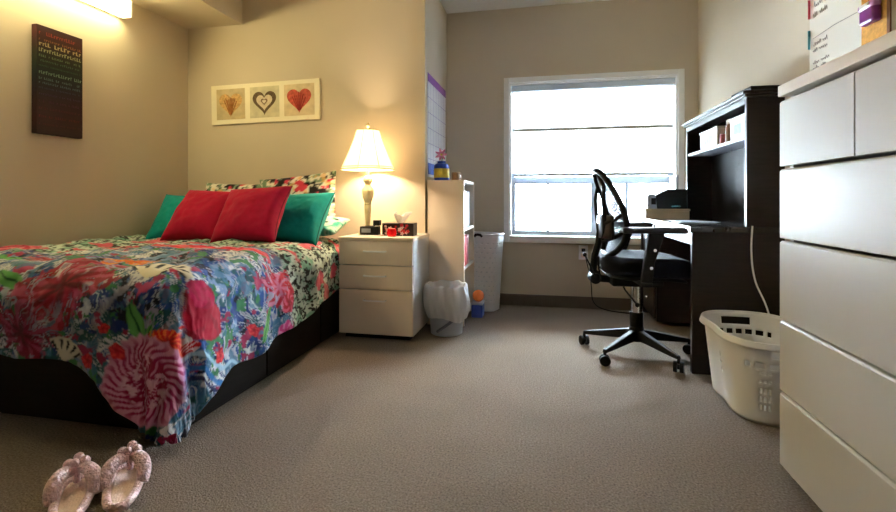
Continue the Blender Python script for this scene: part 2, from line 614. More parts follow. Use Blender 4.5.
def duvet_pattern(p, q):
    wp = p + .05 * (fbm(p * 8, q * 8, 41) - .5)
    wq = q + .05 * (fbm(p * 8, q * 8, 47) - .5)
    n = fbm(wp * 15, wq * 15, 3)
    n2 = fbm(wp * 30, wq * 30, 11)
    n3 = fbm(wp * 8, wq * 8, 19)
    ang = 2.5 * fbm(wp * 3, wq * 3, 29)
    su, sv = wp * np.cos(ang) + wq * np.sin(ang), -wp * np.sin(ang) + wq * np.cos(ang)
    st = fbm(su * 42, sv * 12, 23, 3)
    st2 = fbm(su * 9 + 7, sv * 26, 27, 3)
    c = np.ones(p.shape + (3,)) * np.array(lin((.52, .63, .78)))
    c = mixc(c, lin((.17, .35, .62)), sstep(.43, .52, n))
    c = mixc(c, lin((.12, .24, .50)), sstep(.50, .57, n3))
    c = mixc(c, lin((.07, .10, .20)), sstep(.53, .60, n2))
    c = mixc(c, lin((.16, .40, .44)), sstep(.50, .56, fbm(wp * 9, wq * 9, 67)) * sstep(.42, .55, n2) * .9)
    c = mixc(c, lin((.80, .83, .86)), sstep(.60, .64, st) * sstep(.44, .52, fbm(wp * 6, wq * 6, 101)) * .9)
    c = mixc(c, lin((.74, .72, .78)), sstep(.60, .65, st2) * .7)
    c = mixc(c, lin((.88, .89, .90)), sstep(.57, .62, fbm(wp * 11, wq * 11, 131)) * sstep(.40, .50, st))
    c = mixc(c, lin((.66, .20, .36)), sstep(.655, .69, fbm(wp * 20, wq * 20, 77)))
    c = mixc(c, lin((.28, .54, .36)), sstep(.67, .70, fbm(wp * 20, wq * 20, 87)))
    c = mixc(c, lin((.30, .50, .62)), sstep(.62, .67, fbm(wp * 20, wq * 20, 97)) * .8)
    # head end: mint white with black flecks
    edge = 2.12 + .25 * (fbm(p * 5, q * 5, 61) - .5) - .38 * sstep(-1.6, -2.6, p)
    hz = sstep(edge, edge + .05, q)
    lm = np.ones(p.shape + (3,)) * np.array(lin((.78, .84, .79)))
    lm = mixc(lm, lin((.50, .68, .60)), sstep(.5, .6, fbm(p * 16, q * 16, 5)))
    lm = mixc(lm, lin((.10, .13, .13)), sstep(.52, .57, fbm(wp * 78, wq * 54, 33, 3)))
    lm = mixc(lm, lin((.80, .36, .42)), sstep(.64, .68, fbm(p * 8, q * 8, 55)))
    c = c * (1 - hz[..., None]) + lm * hz[..., None]

    def soft(cp, cq, rx, ry, rot, c0, c1, c2, lobes=5, k=.12, stripes=9):
        nonlocal c
        r, t, u, v = polar(wp, wq, cp, cq, rx, ry, rot)
        rr = r + k * np.cos(lobes * t + 1.3) + .25 * (n2 - .5)
        f = sstep(1.0, .93, rr)
        if k > .13:
            f = f * (1 - .85 * sstep(.60, .65, st2) * sstep(.25, .6, r)) * (1 - .8 * sstep(.58, .64, n2) * sstep(.5, .8, r))
        pet = .5 + .5 * np.cos(stripes * t + 6 * r + 5 * (n - .5))
        col = np.ones(p.shape + (3,)) * np.array(lin(c0))
        col = mixc(col, lin(c1), sstep(.52, .70, pet + .5 * (n2 - .5)) * sstep(.2, .5, r) * .85)
        col = mixc(col, lin(c2), sstep(.42, .1, rr) * .8)
        c = c * (1 - f[..., None]) + col * f[..., None]

    def chrys(cp, cq, rx, ry, rot):
        nonlocal c
        r, t, u, v = polar(wp, wq, cp, cq, rx, ry, rot)
        rr = r + .07 * np.abs(np.sin(13 * t)) + .1 * (n - .5)
        f = sstep(1.06, 1.0, rr)
        pet = np.sin(13 * t + 2.2 * np.sin(r * 9)) ** 2
        col = np.ones(p.shape + (3,)) * np.array(lin((.83, .58, .68)))
        col = mixc(col, lin((.62, .12, .34)), sstep(.35, .75, pet + .5 * (n2 - .5)) * sstep(1.02, .75, r))
        ring = .5 + .5 * np.sin(r * 26 + 4 * np.sin(5 * t))
        inner = sstep(.62, .5, r)
        col = mixc(col, lin((.60, .10, .30)), inner * sstep(.2, .7, ring + (n2 - .5)))
        col = mixc(col, lin((.88, .70, .76)), inner * sstep(.58, .64, fbm(wp * 55, wq * 55, 71, 3)))
        c = c * (1 - f[..., None]) + col * f[..., None]

    def shell(cp, cq, rad, rot, spread=1.1):
        nonlocal c
        r, t, u, v = polar(p, q, cp, cq, rad, rad, rot)
        f = sstep(1.0, .95, r + .05 * np.abs(np.sin(7 * t))) * sstep(spread, spread - .06, np.abs(t))
        s2 = np.cos(16 * t) * .5 + .5
        col = np.ones(p.shape + (3,)) * np.array(lin((.90, .87, .78)))
        col = mixc(col, lin((.12, .16, .20)), sstep(.6, .8, s2) * sstep(.45, .55, r) * sstep(.9, .82, r))
        c = c * (1 - f[..., None]) + col * f[..., None]

    CR, PK = (.70, .02, .20), (.90, .40, .52)
    # green leaves
    for cp, cq, rx, ry, ro in ((-1.42, 1.28, .035, .08, .6), (-2.04, 1.42, .03, .10, 1.2), (-1.36, 1.22, .02, .06, -.4), (-2.35, 1.62, .03, .16, 1.3),
                               (-1.02, 1.95, .02, .10, 1.0), (-1.95, 1.62, .03, .08, .8)):
        r, t, u, v = polar(wp, wq, cp, cq, rx, ry, ro)
        c = mixc(c, lin((.42, .70, .38)), sstep(1, .85, r))
        c = mixc(c, lin((.10, .36, .22)), sstep(.2, .05, np.abs(u)) * sstep(1, .85, r))
    # large reds and pinks to the left of the foot
    soft(-1.78, 1.40, .25, .13, .55, (.62, .08, .20), (.78, .36, .46), (.36, .03, .10), 6, .2, 13)
    soft(-1.93, 1.22, .17, .10, -.3, (.55, .08, .26), (.72, .34, .48), (.32, .04, .14), 5, .2, 11)
    soft(-2.10, 1.66, .16, .07, .2, (.64, .10, .18), (.76, .36, .40), (.6, .14, .1), 5, .2, 9)
    soft(-2.58, 1.86, .12, .08, 0, (.75, .10, .22), (.9, .5, .55), (.5, .05, .12), 5, .15, 7)
    soft(-1.60, 2.05, .30, .055, .05, (.84, .12, .24), (.9, .45, .5), (.7, .08, .18), 4, .08, 5)
    soft(-2.05, 2.02, .20, .05, .1, (.84, .20, .28), (.9, .5, .5), (.7, .08, .18), 4, .1, 5)
    soft(-1.67, 1.62, .12, .05, .3, (.90, .45, .12), (.95, .66, .25), (.8, .12, .12), 5, .14, 9)
    # shells and scallops
    shell(-1.44, 1.45, .16, 1.45, 1.25)
    shell(-1.26, 1.07, .075, 1.35, .9)
    shell(-1.75, 1.12, .10, 1.2, .9)
    # red orange bloom at the corner
    soft(-1.285, 1.205, .075, .065, .5, (.82, .12, .10), (.93, .45, .20), (.55, .03, .05), 7, .15, 13)
    # big chrysanthemum over the corner
    chrys(-1.385, 1.075, .165, .165, .2)
    # deep pink rose with two petals
    soft(-1.155, 1.53, .135, .085, .55, CR, (.58, .02, .16), (.64, .01, .17), 2, .12, 4)
    soft(-1.24, 1.545, .05, .085, -.6, (.74, .05, .30), (.62, .04, .22), (.66, .03, .24), 2, .06, 3)
    # lilac bloom with red rim on the side
    soft(-1.17, 2.06, .13, .11, .9, (.72, .06, .18), (.84, .52, .62), (.80, .48, .60), 6, .18, 8)
    soft(-1.08, 2.13, .06, .05, 0, (.72, .08, .18), (.9, .4, .5), (.5, .04, .1), 5, .1, 6)
    soft(-.94, 2.10, .05, .045, 0, (.86, .28, .56), (.93, .6, .75), (.7, .1, .3), 5, .12, 6)
    soft(-1.02, 1.42, .03, .11, .4, (.80, .12, .18), (.95, .85, .85), (.7, .08, .14), 3, .1, 8)
    for cp, cq, rr_ in ((-1.50, 1.18, .028), (-1.64, 1.13, .03), (-.97, 1.62, .03), (-1.55, 1.26, .02), (-1.02, 1.85, .03), (-2.2, 1.3, .035)):
        soft(cp, cq, rr_, rr_, 0, (.80, .10, .20), (.9, .3, .3), (.55, .03, .1), 5, .1, 5)
    # bright blue ribbons running to the corner
    for off, wd, col in ((-.02, .012, (.16, .50, .78)), (.035, .008, (.70, .84, .92)), (-.06, .008, (.10, .16, .36))):
        ln = (wp + .96) * .93 - (wq - 1.50) * .38 + off + .02 * np.sin(wq * 30)
        m_ = sstep(wd * 1.4, wd * .6, np.abs(ln)) * sstep(1.9, 1.8, q) * sstep(1.1, 1.2, q)
        c = mixc(c, lin(col), m_ * .9)
    return c


NS, NT = 360, 360
ss, tt = np.meshgrid(np.linspace(0, 1, NS), np.linspace(0, 1, NT))
q0 = DYF + DR
# curved hems: side overhang varies along the bed, foot overhang varies across it
qr = q0 - .60 + tt * (DQH - q0 + .60)
side = np.interp(qr, [1.0, 1.42, 1.56, 1.75, 2.1, 2.7, 2.95], [.67, .665, .60, .54, .50, .415, .38]) + .012 * np.sin(qr * 17)
pp = DPL + ss * ((DXE - DR + side) - DPL)
foot = np.interp(pp, [-2.8, -2.0, -1.72, -1.58, -1.48, -1.38, -.9], [.41, .415, .435, .48, .58, .67, .67]) + .010 * np.sin(pp * 15)
qq = (q0 - foot) + tt * (DQH - (q0 - foot))
X, Y, Z = duvet_map(pp, qq)
X = np.maximum(X, XL + .012)
ao, bo = np.maximum(pp - (DXE - DR), 0), np.maximum(q0 - qq, 0)
ro = (ao ** 4 + bo ** 4) ** .25
ro = np.minimum(ro, .675 + .02 * (ro - .675))
ph = np.arctan2(ao, bo + 1e-9)
corner = (ao > 0) & (bo > 0)
RC = DR + .03
pf, qf = np.where(corner, DXE - DR + RC * ph, pp), np.where(corner, q0 - ro, qq)
ps, qs = np.where(corner, DXE - DR + ro, pp), np.where(corner, q0 - RC * (PI / 2 - ph), qq)
wmix = np.where(corner, sstep(.60, .72, ph / (PI / 2) + .15 * (fbm(pp * 12, qq * 12, 3) - .5)), 0.0)[..., None]
cols = duvet_pattern(pf, qf) * (1 - wmix) + duvet_pattern(ps, qs) * wmix
b = MB()
b.v = list(zip(X.ravel().tolist(), Y.ravel().tolist(), Z.ravel().tolist()))
idx = np.arange(NS * NT).reshape(NT, NS)
b.f = [tuple(r) for r in np.stack([idx[:-1, :-1], idx[:-1, 1:], idx[1:, 1:], idx[1:, :-1]], -1).reshape(-1, 4).tolist()]
duvet = b.build('duvet', m_duvet, smooth=True, angle=180)
set_colors(duvet.data, .88 * cols.reshape(-1, 3) ** 1.08)
s = duvet.modifiers.new('thickness', 'SOLIDIFY')
s.thickness = .016
s.offset = -1
tag(duvet, 'colourful floral duvet in crimson, blue and white spread over the bed', 'duvet')


# pillows and cushions --------------------------------------------------
def cushion_mesh(name, w, h, t, m, pat=None, n=44, seed=1, pinch=.10, ear=0.0):
    us = np.linspace(-1, 1, n)
    U, V = np.meshgrid(us, us)
    x = w / 2 * U * (1 - pinch * (1 - V ** 2) * U ** 2 * .5)
    y = h / 2 * V * (1 - pinch * (1 - U ** 2) * V ** 2 * .5)
    prof = np.clip((1 - U ** 2) * (1 - V ** 2), 0, 1) ** .42
    wr = (fbm(U * 2 + 9, V * 2 + 3, seed) - .5) * .22 + (fbm(U * 6, V * 5, seed + 4) - .5) * .10
    zf = t / 2 * prof * (1 + wr * 1.3)
    x = x + .012 * (fbm(V * 2, U * 0 + seed, seed + 8) - .5) * w
    vs = np.stack([x, y, zf + .003], -1).reshape(-1, 3)
    vb = np.stack([x, y, -zf - .003], -1).reshape(-1, 3)
    i = np.arange(n * n).reshape(n, n)
    fa = np.stack([i[:-1, :-1], i[:-1, 1:], i[1:, 1:], i[1:, :-1]], -1).reshape(-1, 4)
    fb = fa[:, ::-1] + n * n
    ring = np.concatenate([i[0, :-1], i[:-1, -1], i[-1, :0:-1], i[:0:-1, 0]])
    nx = np.roll(ring, -1)
    fr = np.stack([ring, ring + n * n, nx + n * n, nx], -1)
    bb = MB()
    bb.v = [tuple(p) for p in np.concatenate([vs, vb]).tolist()]
    bb.f = [tuple(f) for f in np.concatenate([fa, fb, fr]).tolist()]
    o = bb.build(name, m, smooth=True, angle=180)
    if pat:
        cc = pat(x.ravel(), y.ravel(), seed)
        set_colors(o.data, np.concatenate([cc, cc]))
    # piped seam round the edge as a part of the cushion
    pts = [(vs[k][0], vs[k][1], 0) for k in ring]
    return o, pts


def place(o, c, tilt, yaw=0.0, roll=0.0):
    o.matrix_world = Matrix.Translation(c) @ Matrix.Rotation(yaw, 4, 'Z') @ Matrix.Rotation(tilt, 4, 'X') @ Matrix.Rotation(roll, 4, 'Z')


m_crim = mat('crimson velvet', rgb(158, 4, 44), 0.8, noise=(25, 0.10), bump=(200, 0.1, 0.002), sheen=0.08, spec=.12)
m_crim2 = mat('dark crimson piping', rgb(120, 4, 34), 0.8, noise=(25, 0.10))
m_teal = mat('teal cotton', rgb(8, 140, 138), 0.8, noise=(25, 0.10), bump=(200, 0.1, 0.002), sheen=0.08, spec=.12)
m_teal2 = mat('dark teal piping', rgb(10, 104, 98), 0.8, noise=(25, 0.10))
for c_, w, h, tl, yw, rl, sd, lab in (
        ((-2.215, 3.055, .800), .60, .40, 80, 0, -1, 51, 'floral print pillow behind the left crimson cushion'),
        ((-1.740, 3.055, .845), .60, .42, 80, 0, 6, 52, 'floral print pillow propped above the right teal cushion')):
    o, pts = cushion_mesh('floral_pillow', w, h, .15, m_pattern, floral_small, seed=sd)
    place(o, c_, R_(tl), R_(yw), R_(rl))
    tag(o, lab, 'pillow', 'floral pillows against the head wall')
o, pts = cushion_mesh('mint_pillow', .52, .24, .11, m_pattern, mint_sprig, seed=44)
place(o, (-1.572, 2.880, .700), R_(18), 0, 0)
tag(o, 'mint sprigged pillow lying behind the right teal cushion, one corner showing', 'pillow')
for c_, sz, tl, yw, rl, lab, mm, mp, sd, grp in (
        ((-2.450, 2.800, .740), .40, 55, 14, -4, 'teal cushion against the left wall behind the crimson cushion', m_teal, m_teal2, 3, 'teal cushions'),
        ((-1.545, 2.730, .755), .40, 55, -8, 2, 'teal cushion at the right end, nearest the bedside lamp', m_teal, m_teal2, 6, 'teal cushions'),
        ((-2.100, 2.560, .775), .40, 52, 3, -3, 'left crimson cushion, beside the teal cushion at the wall', m_crim, m_crim2, 12, 'crimson cushions'),
        ((-1.715, 2.490, .785), .41, 54, 0, 4, 'right crimson cushion, overlapping its crimson neighbour', m_crim, m_crim2, 17, 'crimson cushions')):
    o, pts = cushion_mesh('throw_cushion', sz, sz * .98,   .19, mm, seed=sd, pinch=.24)
    place(o, c_, R_(tl), R_(yw), R_(rl))
    tag(o, lab, 'cushion', grp)
    MB().tube(pts, .0035, n=6, closed=True).build('piping', mp, o, smooth=True)

# ------------------------------------------------------------------ bedside cabinet and what stands on it
NX0, NX1, NY0, NY1, NZ = -1.292, -.806, 2.775, 3.182, .640
ns = thing('bedside_cabinet', 'white three drawer bedside cabinet between bed and bookcase', 'cabinet', ((NX0 + NX1) / 2, (NY0 + NY1) / 2, 0))
w, dp = (NX1 - NX0) / 2, (NY1 - NY0) / 2
b = MB()
b.box(-w, -w + .018, -dp + .02, dp, .03, NZ - .022)
b.box(w - .018, w, -dp + .02, dp, .03, NZ - .022)
b.box(-w + .018, w - .018, dp - .012, dp, .03, NZ - .022)
b.box(-w + .018, w - .018, -dp + .02, dp - .012, .03, .048)
b.build('body', m_lam, ns, bevel=.0015)
MB().box(-w - .004, w + .004, -dp - .004, dp, NZ - .022, NZ).build('top', m_lam_edge, ns, bevel=.003)
MB().box(-w + .03, w - .03, -dp + .04, dp - .02, 0, .03).build('plinth', m_dark, ns)
for z0, z1 in ((.034, .310), (.316, .462), (.468, .616)):
    d = MB().box(-w + .001, w - .001, -dp, -dp + .0185, z0, z1).build('drawer', m_lam_edge, ns, bevel=.002)
    hz = z1 - .062 if z1 < .32 else (z0 + z1) / 2 + .012
    pts = [(-.07, -dp, hz), (-.07, -dp - .018, hz), (-.055, -dp - .024, hz), (.055, -dp - .024, hz), (.07, -dp - .018, hz), (.07, -dp, hz)]
    MB().tube(pts, .0055, n=8).build('handle', m_plastic, d, smooth=True)

lamp = thing('table_lamp', 'lit table lamp with white bell shade on a turned pale stem', 'lamp', (-1.180, 2.985, NZ))
m_stem = mat('distressed cream wood', rgb(214, 200, 160), 0.55, noise=(18, 0.18), bump=(60, 0.2, 0.003))
m_shade = translucent_mat('lamp shade linen', (0.95, 0.90, 0.78), 0.6)
m_shadetrim = mat('beige shade trim', rgb(200, 178, 140), 0.8, noise=(60, 0.1))
MB().lathe([(.062, 0), (.064, .012), (.055, .02), (.05, .024), (.042, .034), (.022, .042)], n=36).build('base', m_stem, lamp, smooth=True)
MB().lathe([(.020, .040), (.016, .055), (.018, .10), (.022, .16), (.024, .19), (.018, .20), (.026, .208), (.020, .216), (.024, .225), (.034, .25),
            (.040, .285), (.038, .305), (.024, .325), (.016, .335), (.020, .342), (.030, .36), (.031, .372), (.022, .39), (.012, .398), (.010, .44)], n=36).build('stem', m_stem, lamp, smooth=True)
sh = MB()
prof = [(.176, .438), (.168, .458), (.150, .50), (.128, .55), (.108, .60), (.090, .65), (.076, .70)]


def shadefn(u, v):
    k = v * (len(prof) - 1)
    i = min(int(k), len(prof) - 2)
    t = k - i
    r = prof[i][0] * (1 - t) + prof[i + 1][0] * t
    z = prof[i][1] * (1 - t) + prof[i + 1][1] * t
    r *= 1 + .012 * math.cos(u * 2 * PI * 8)
    return (r * math.cos(u * 2 * PI), r * math.sin(u * 2 * PI), z)


shade = MB().grid(shadefn, 96, 22, wrap_u=True).build('lamp_shade', m_shade, lamp, smooth=True, solid=.002)
MB().tube([shadefn(k / 64, 0) for k in range(64)], .004, n=6, closed=True).build('rim_trim', m_shadetrim, shade, smooth=True)
MB().tube([shadefn(k / 64, .12) for k in range(64)], .0028, n=6, closed=True).build('rim_trim', m_shadetrim, shade, smooth=True)
MB().tube([shadefn(k / 64, 1) for k in range(64)], .0035, n=6, closed=True).build('rim_trim', m_shadetrim, shade, smooth=True)
b = MB()
for k in range(8):
    b.tube([shadefn(k / 8 + .002, t / 12) for t in range(13)], .0022, n=5)
b.build('seam', m_shadetrim, shade, smooth=True)
MB().tube([(0, 0, .42), (0, 0, .69)], .004, n=8).build('harp', m_stem, lamp)
MB().lathe([(.003, .685), (.008, .70), (.004, .712), (.013, .728), (.014, .735), (.006, .75), (.002, .757)], n=20).build('finial', m_stem, lamp, smooth=True)
MB().tube([(.075 * math.cos(a), .075 * math.sin(a), .695) for a in (0, PI)], .002, n=6).build('spider', m_stem, lamp)
MB().ball((0.0, 0, .55), .03).build('bulb', emit_mat('warm bulb', (1, .78, .45), 18), lamp, smooth=True)
pl = bpy.data.lights.new('bulb_light', 'POINT')
pl.energy = LAMP_W
pl.color = (1.0, .76, .48)
pl.shadow_soft_size = .034
po = bpy.data.objects.new('bulb_light', pl)
COL.objects.link(po)
po.parent = lamp
po.location = (0, 0, .55)

pad = MB().box(-.075, .075, -.05, .05, 0, .008).build('notepad', m_plastic, bevel=.001)
pad.location = (-1.115, 2.885, NZ)
tag(pad, 'white notepad lying under the black alarm clock', 'notepad')
ck = thing('alarm_clock', 'small black digital alarm clock in front of the lamp stem', 'clock', (-1.125, 2.885, NZ + .008), R_(4))
MB().prism([(-.032, 0), (.032, 0), (.028, .055), (-.024, .055)], 'x', -.062, .062).build('case', m_black, ck, bevel=.004)
MB().box(-.048, .012, -.0325, -.0285, .016, .042).build('display', mat('grey clock display', rgb(150, 158, 176), 0.2, noise=(20, .05)), ck)
MB().box(-.03, .03, -.01, .012, .055, .059).build('button', m_rubber, ck, bevel=.001)
pk = MB().box(-.022, .022, -.02, .02, 0, .036).build('small_box', m_black, bevel=.003)
pk.location = (-1.078, 2.89, NZ + .008 + .0592)
tag(pk, 'tiny black box perched on top of the alarm clock', 'box')

m_tissue_box = mat('black floral card', rgb(38, 28, 28), 0.45, noise=(30, .2))
tb = thing('tissue_box', 'black tissue box with red and white blooms and a tissue pulled up', 'tissue box', (-.952, 2.975, NZ), R_(3))
bx = MB()
bx.box(-.105, .105, -.055, .055, 0, .082)
bx.build('box', m_tissue_box, tb, bevel=.002)
bw, br = MB(), MB()
for k in range(26):
    cx, cz, r = random.uniform(-.09, .09), random.uniform(.012, .07), random.uniform(.006, .013)
    (bw if k % 2 else br).prism([(cx + r * (1 + .3 * math.cos(5 * a)) * math.cos(a), cz + r * (1 + .3 * math.cos(5 * a)) * math.sin(a)) for a in [2 * PI * j / 20 for j in range(20)]], 'y', -.0562 - .0003 * k / 26, -.0548)
bw.build('white_blooms', mat('white bloom print', rgb(225, 205, 205), .5, noise=(60, .1)), tb)
br.build('red_blooms', mat('red bloom print', rgb(190, 40, 50), .5, noise=(60, .1)), tb)


def tissue(u, v):
    a = u * 2 * PI
    r = .012 + .034 * v ** .8 * (1 + .35 * math.sin(3 * a + 1) + .2 * math.sin(5 * a))
    return (r * math.cos(a) * 1.15 + .012 * v, r * math.sin(a) * .45, .080 + .062 * v * (1 + .22 * math.sin(2 * a + .6)))


MB().grid(tissue, 48, 12, wrap_u=True).build('tissue', translucent_mat('tissue paper', (.95, .93, .92), .4), tb, smooth=True, solid=.001)
cj = thing('candle_jar', 'small red glass candle jar in front of the tissue box', 'candle', (-.975, 2.878, NZ))
MB().lathe([(.024, 0), (.030, .006), (.032, .03), (.028, .044), (.029, .048), (.026, .049)], n=28).build('jar', mat('red glass', rgb(205, 22, 30), .15, noise=(30, .15), coat=.5), cj, smooth=True)
MB().lathe([(.022, .0495), (.024, .051), (.004, .053)], n=24).build('wax', mat('red wax', rgb(226, 80, 80), .5, noise=(40, .1)), cj, smooth=True)

# ------------------------------------------------------------------ left wall: strip light and canvas
fx = thing('wall_light', 'lit white fluorescent strip light mounted high on the left wall', 'light', (XL, 1.97, 2.07))
L2 = .62
MB().box(0, .03, -L2, L2, .0, .105).build('backplate', m_white, fx, bevel=.003)
b = MB().prism([(.03, .0), (.078, .0), (.09, .012), (.09, .092), (.082, .105), (.03, .105)], 'y', -L2 + .012, L2 - .012)
b.build('diffuser', emit_mat('lit acrylic diffuser', (1.0, .86, .42), TUBE_E), fx)
for y0 in (-L2, L2 - .012):
    MB().box(.03, .094, y0, y0 + .012, -.003, .108).build('end_cap', m_white, fx, bevel=.002)

cv = thing('canvas_print', 'dark rainbow word art canvas hanging on the left wall', 'picture', (XL, 2.172, 1.24))


def canvas_mat():
    m = mat('rainbow canvas print', (.05, .02, .02), .7)
    nt = m.node_tree
    bs = nt.nodes['Principled BSDF']
    tc = nt.nodes.new('ShaderNodeTexCoord')
    sp = nt.nodes.new('ShaderNodeSeparateXYZ')
    nt.links.new(tc.outputs['Object'], sp.inputs[0])
    mp = nt.nodes.new('ShaderNodeMapRange')
    mp.inputs['From Max'].default_value = .6
    nt.links.new(sp.outputs['Z'], mp.inputs['Value'])
    r = nt.nodes.new('ShaderNodeValToRGB')
    cr = r.color_ramp
    st = [(0, (52, 12, 10)), (.15, (70, 14, 12)), (.30, (56, 14, 22)), (.42, (40, 24, 44)), (.52, (26, 34, 46)), (.62, (28, 44, 30)), (.74, (44, 44, 18)), (.84, (70, 28, 14)), (.92, (90, 18, 14)), (1, (48, 14, 10))]
    cr.elements[0].position, cr.elements[0].color = st[0][0], (*rgb(*st[0][1]), 1)
    cr.elements[1].position, cr.elements[1].color = 1, (*rgb(*st[-1][1]), 1)
    cr.elements[0].color = (*[x * .6 for x in rgb(*st[0][1])], 1)
    for p_, c0 in st[1:-1]:
        e = cr.elements.new(p_)
        e.color = (*[x * .5 for x in rgb(*c0)], 1)
    nt.links.new(mp.outputs[0], r.inputs['Fac'])
    nt.links.new(r.outputs['Color'], bs.inputs['Base Color'])
    return m


MB().box(0, .036, -.130, .130, 0, .597).build('canvas', canvas_mat(), cv, bevel=.003)
rows = [(.545, .020, (150, 52, 34)), (.512, .014, (150, 92, 50)), (.484, .022, (190, 170, 110)), (.452, .020, (168, 168, 112)), (.424, .012, (110, 130, 84)), (.398, .012, (70, 96, 66)), (.372, .008, (60, 90, 60)),
        (.330, .018, (120, 146, 116)), (.300, .012, (96, 120, 112)), (.276, .012, (84, 106, 112)), (.250, .008, (62, 70, 92)), (.215, .010, (66, 48, 78)), (.175, .012, (74, 34, 54)), (.135, .012, (84, 26, 34)), (.090, .014, (92, 24, 20)), (.05, .010, (80, 22, 18))]
for z, hgt, cc in rows:
    b = MB()
    y = -.118
    while y < .112:
        lw = random.uniform(.35, .75) * hgt
        if random.random() > .16:
            k = random.random()
            zt = z + hgt * (1 if k > .4 else .75)
            b.box(.036, .0366, y, min(y + lw * .45, .12), z, zt)
            b.box(.036, .0366, y, min(y + lw, .12), z if k > .5 else zt - hgt * .22, (z + hgt * .22) if k > .5 else zt)
        y += lw + .0035
    b.build('lettering', mat('printed word row', rgb(*cc), .7, noise=(90, .15)), cv)

# hearts triptych on the head wall
hp = thing('heart_triptych', 'white framed print of three hearts on the wall above the bed', 'picture', (-2.08, YH, 1.607))
hp.rotation_euler = (0, R_(-1.0), 0)
m_cream = mat('cream mat board', rgb(240, 232, 208), .6, noise=(20, .02))
MB().box(-.452, .452, -.018, 0, -.150, .150).build('board', m_cream, hp, bevel=.003)


def heart(s, n=48):
    out = []
    for k in range(n):
        t = 2 * PI * k / n
        out.append((s * 16 * math.sin(t) ** 3 / 17, s * (13 * math.cos(t) - 5 * math.cos(2 * t) - 2 * math.cos(3 * t) - math.cos(4 * t) + 1.5) / 17))
    return out[::-1]


hh = [(-.282, (198, 180, 140), (206, 166, 108), (170, 112, 60)), (.005, (206, 198, 168), (104, 84, 62), (212, 196, 172)), (.290, (214, 196, 160), (190, 84, 66), (150, 44, 40))]
for k, (cx, bg, c1, c2) in enumerate(hh):
    pnl = MB().box(cx - .122, cx + .122, -.0195, -.017, -.115, .118).build('print', mat('print ground', rgb(*bg), .7, noise=(18, .14)), hp)
    b = MB().prism([(cx + s_, t_ - .002) for s_, t_ in heart(.104)], 'y', -.0215, -.019)
    b.build('heart', mat('heart weave', rgb(*c1), .8, noise=(45, .35), bump=(80, .4, .004)), pnl)
    if k == 1:
        MB().prism([(cx + s_, t_ - .002) for s_, t_ in heart(.070)], 'y', -.0228, -.021).build('inner_heart', mat('pale heart ground', rgb(*c2), .8, noise=(40, .15)), pnl)
        MB().prism([(cx + s_, t_ + .002) for s_, t_ in heart(.030)], 'y', -.0240, -.0225).build('inner_heart', mat('brown heart', rgb(130, 104, 84), .8, noise=(40, .2)), pnl)
        MB().prism([(cx + s_, t_ + .002) for s_, t_ in heart(.017)], 'y', -.0252, -.0237).build('inner_heart', mat('pale small heart', rgb(220, 206, 186), .8, noise=(40, .1)), pnl)
    else:
        b = MB()
        for j in range(9 if k == 0 else 7):
            x0 = cx - .055 + j * (.11 / (8 if k == 0 else 6))
            z1 = .05 - abs(x0 - cx) * .35 + random.uniform(-.012, .012)
            b.tube([(x0, -.0222, z1), (x0 * .5 + cx * .5, -.0222, z1 - .06), (cx + (x0 - cx) * .12, -.0222, -.078)], .0035, n=5)
        b.build('twigs', mat('heart twigs', rgb(*c2), .8, noise=(50, .25)), pnl)

# ------------------------------------------------------------------ bookcase and contents
BX0, BX1, BY0, BY1, BZ = XT + .014, -.561, 3.20, 3.665, 1.012
bc = thing('bookcase', 'low cream open bookcase beyond the bedside cabinet', 'bookcase', ((BX0 + BX1) / 2, (BY0 + BY1) / 2, 0))
bx_, by_ = (BX1 - BX0) / 2, (BY1 - BY0) / 2
MB().box(-bx_, bx_, -by_, -by_ + .02, 0, BZ).build('side_panel', m_lam_edge, bc, bevel=.0015)
MB().box(-bx_, bx_, by_ - .02, by_, 0, BZ).build('side_panel', m_lam_edge, bc, bevel=.0015)
MB().box(-bx_, -bx_ + .006, -by_ + .02, by_ - .02, 0, BZ).build('back_panel', m_lam_edge, bc)
for z in (.045, .385, .655, BZ - .02):
    MB().box(-bx_ + .006, bx_ - .002, -by_ + .02, by_ - .02, z, z + .02).build('shelf', m_white, bc, bevel=.001)


def book(x1, y0, z0, th, hgt, dep, col, label, grp, name='book', cat='book'):
    t = thing(name, label, cat, (x1 - dep / 2, y0 + th / 2, z0), 0, grp)
    MB().box(-dep / 2 + .004, dep / 2 - .006, -th / 2 + .002, th / 2 - .002, .003, hgt - .003).build('pages', m_cream, t)
    bb = MB().box(-dep / 2, dep / 2, -th / 2, -th / 2 + .002, 0, hgt).box(-dep / 2, dep / 2, th / 2 - .002, th / 2, 0, hgt).box(dep / 2 - .006, dep / 2, -th / 2 + .002, th / 2 - .002, 0, hgt)
    bb.build('cover', mat('cover ' + label[:12], rgb(*col), .5, noise=(20, .06)), t, bevel=.0008)
    return t


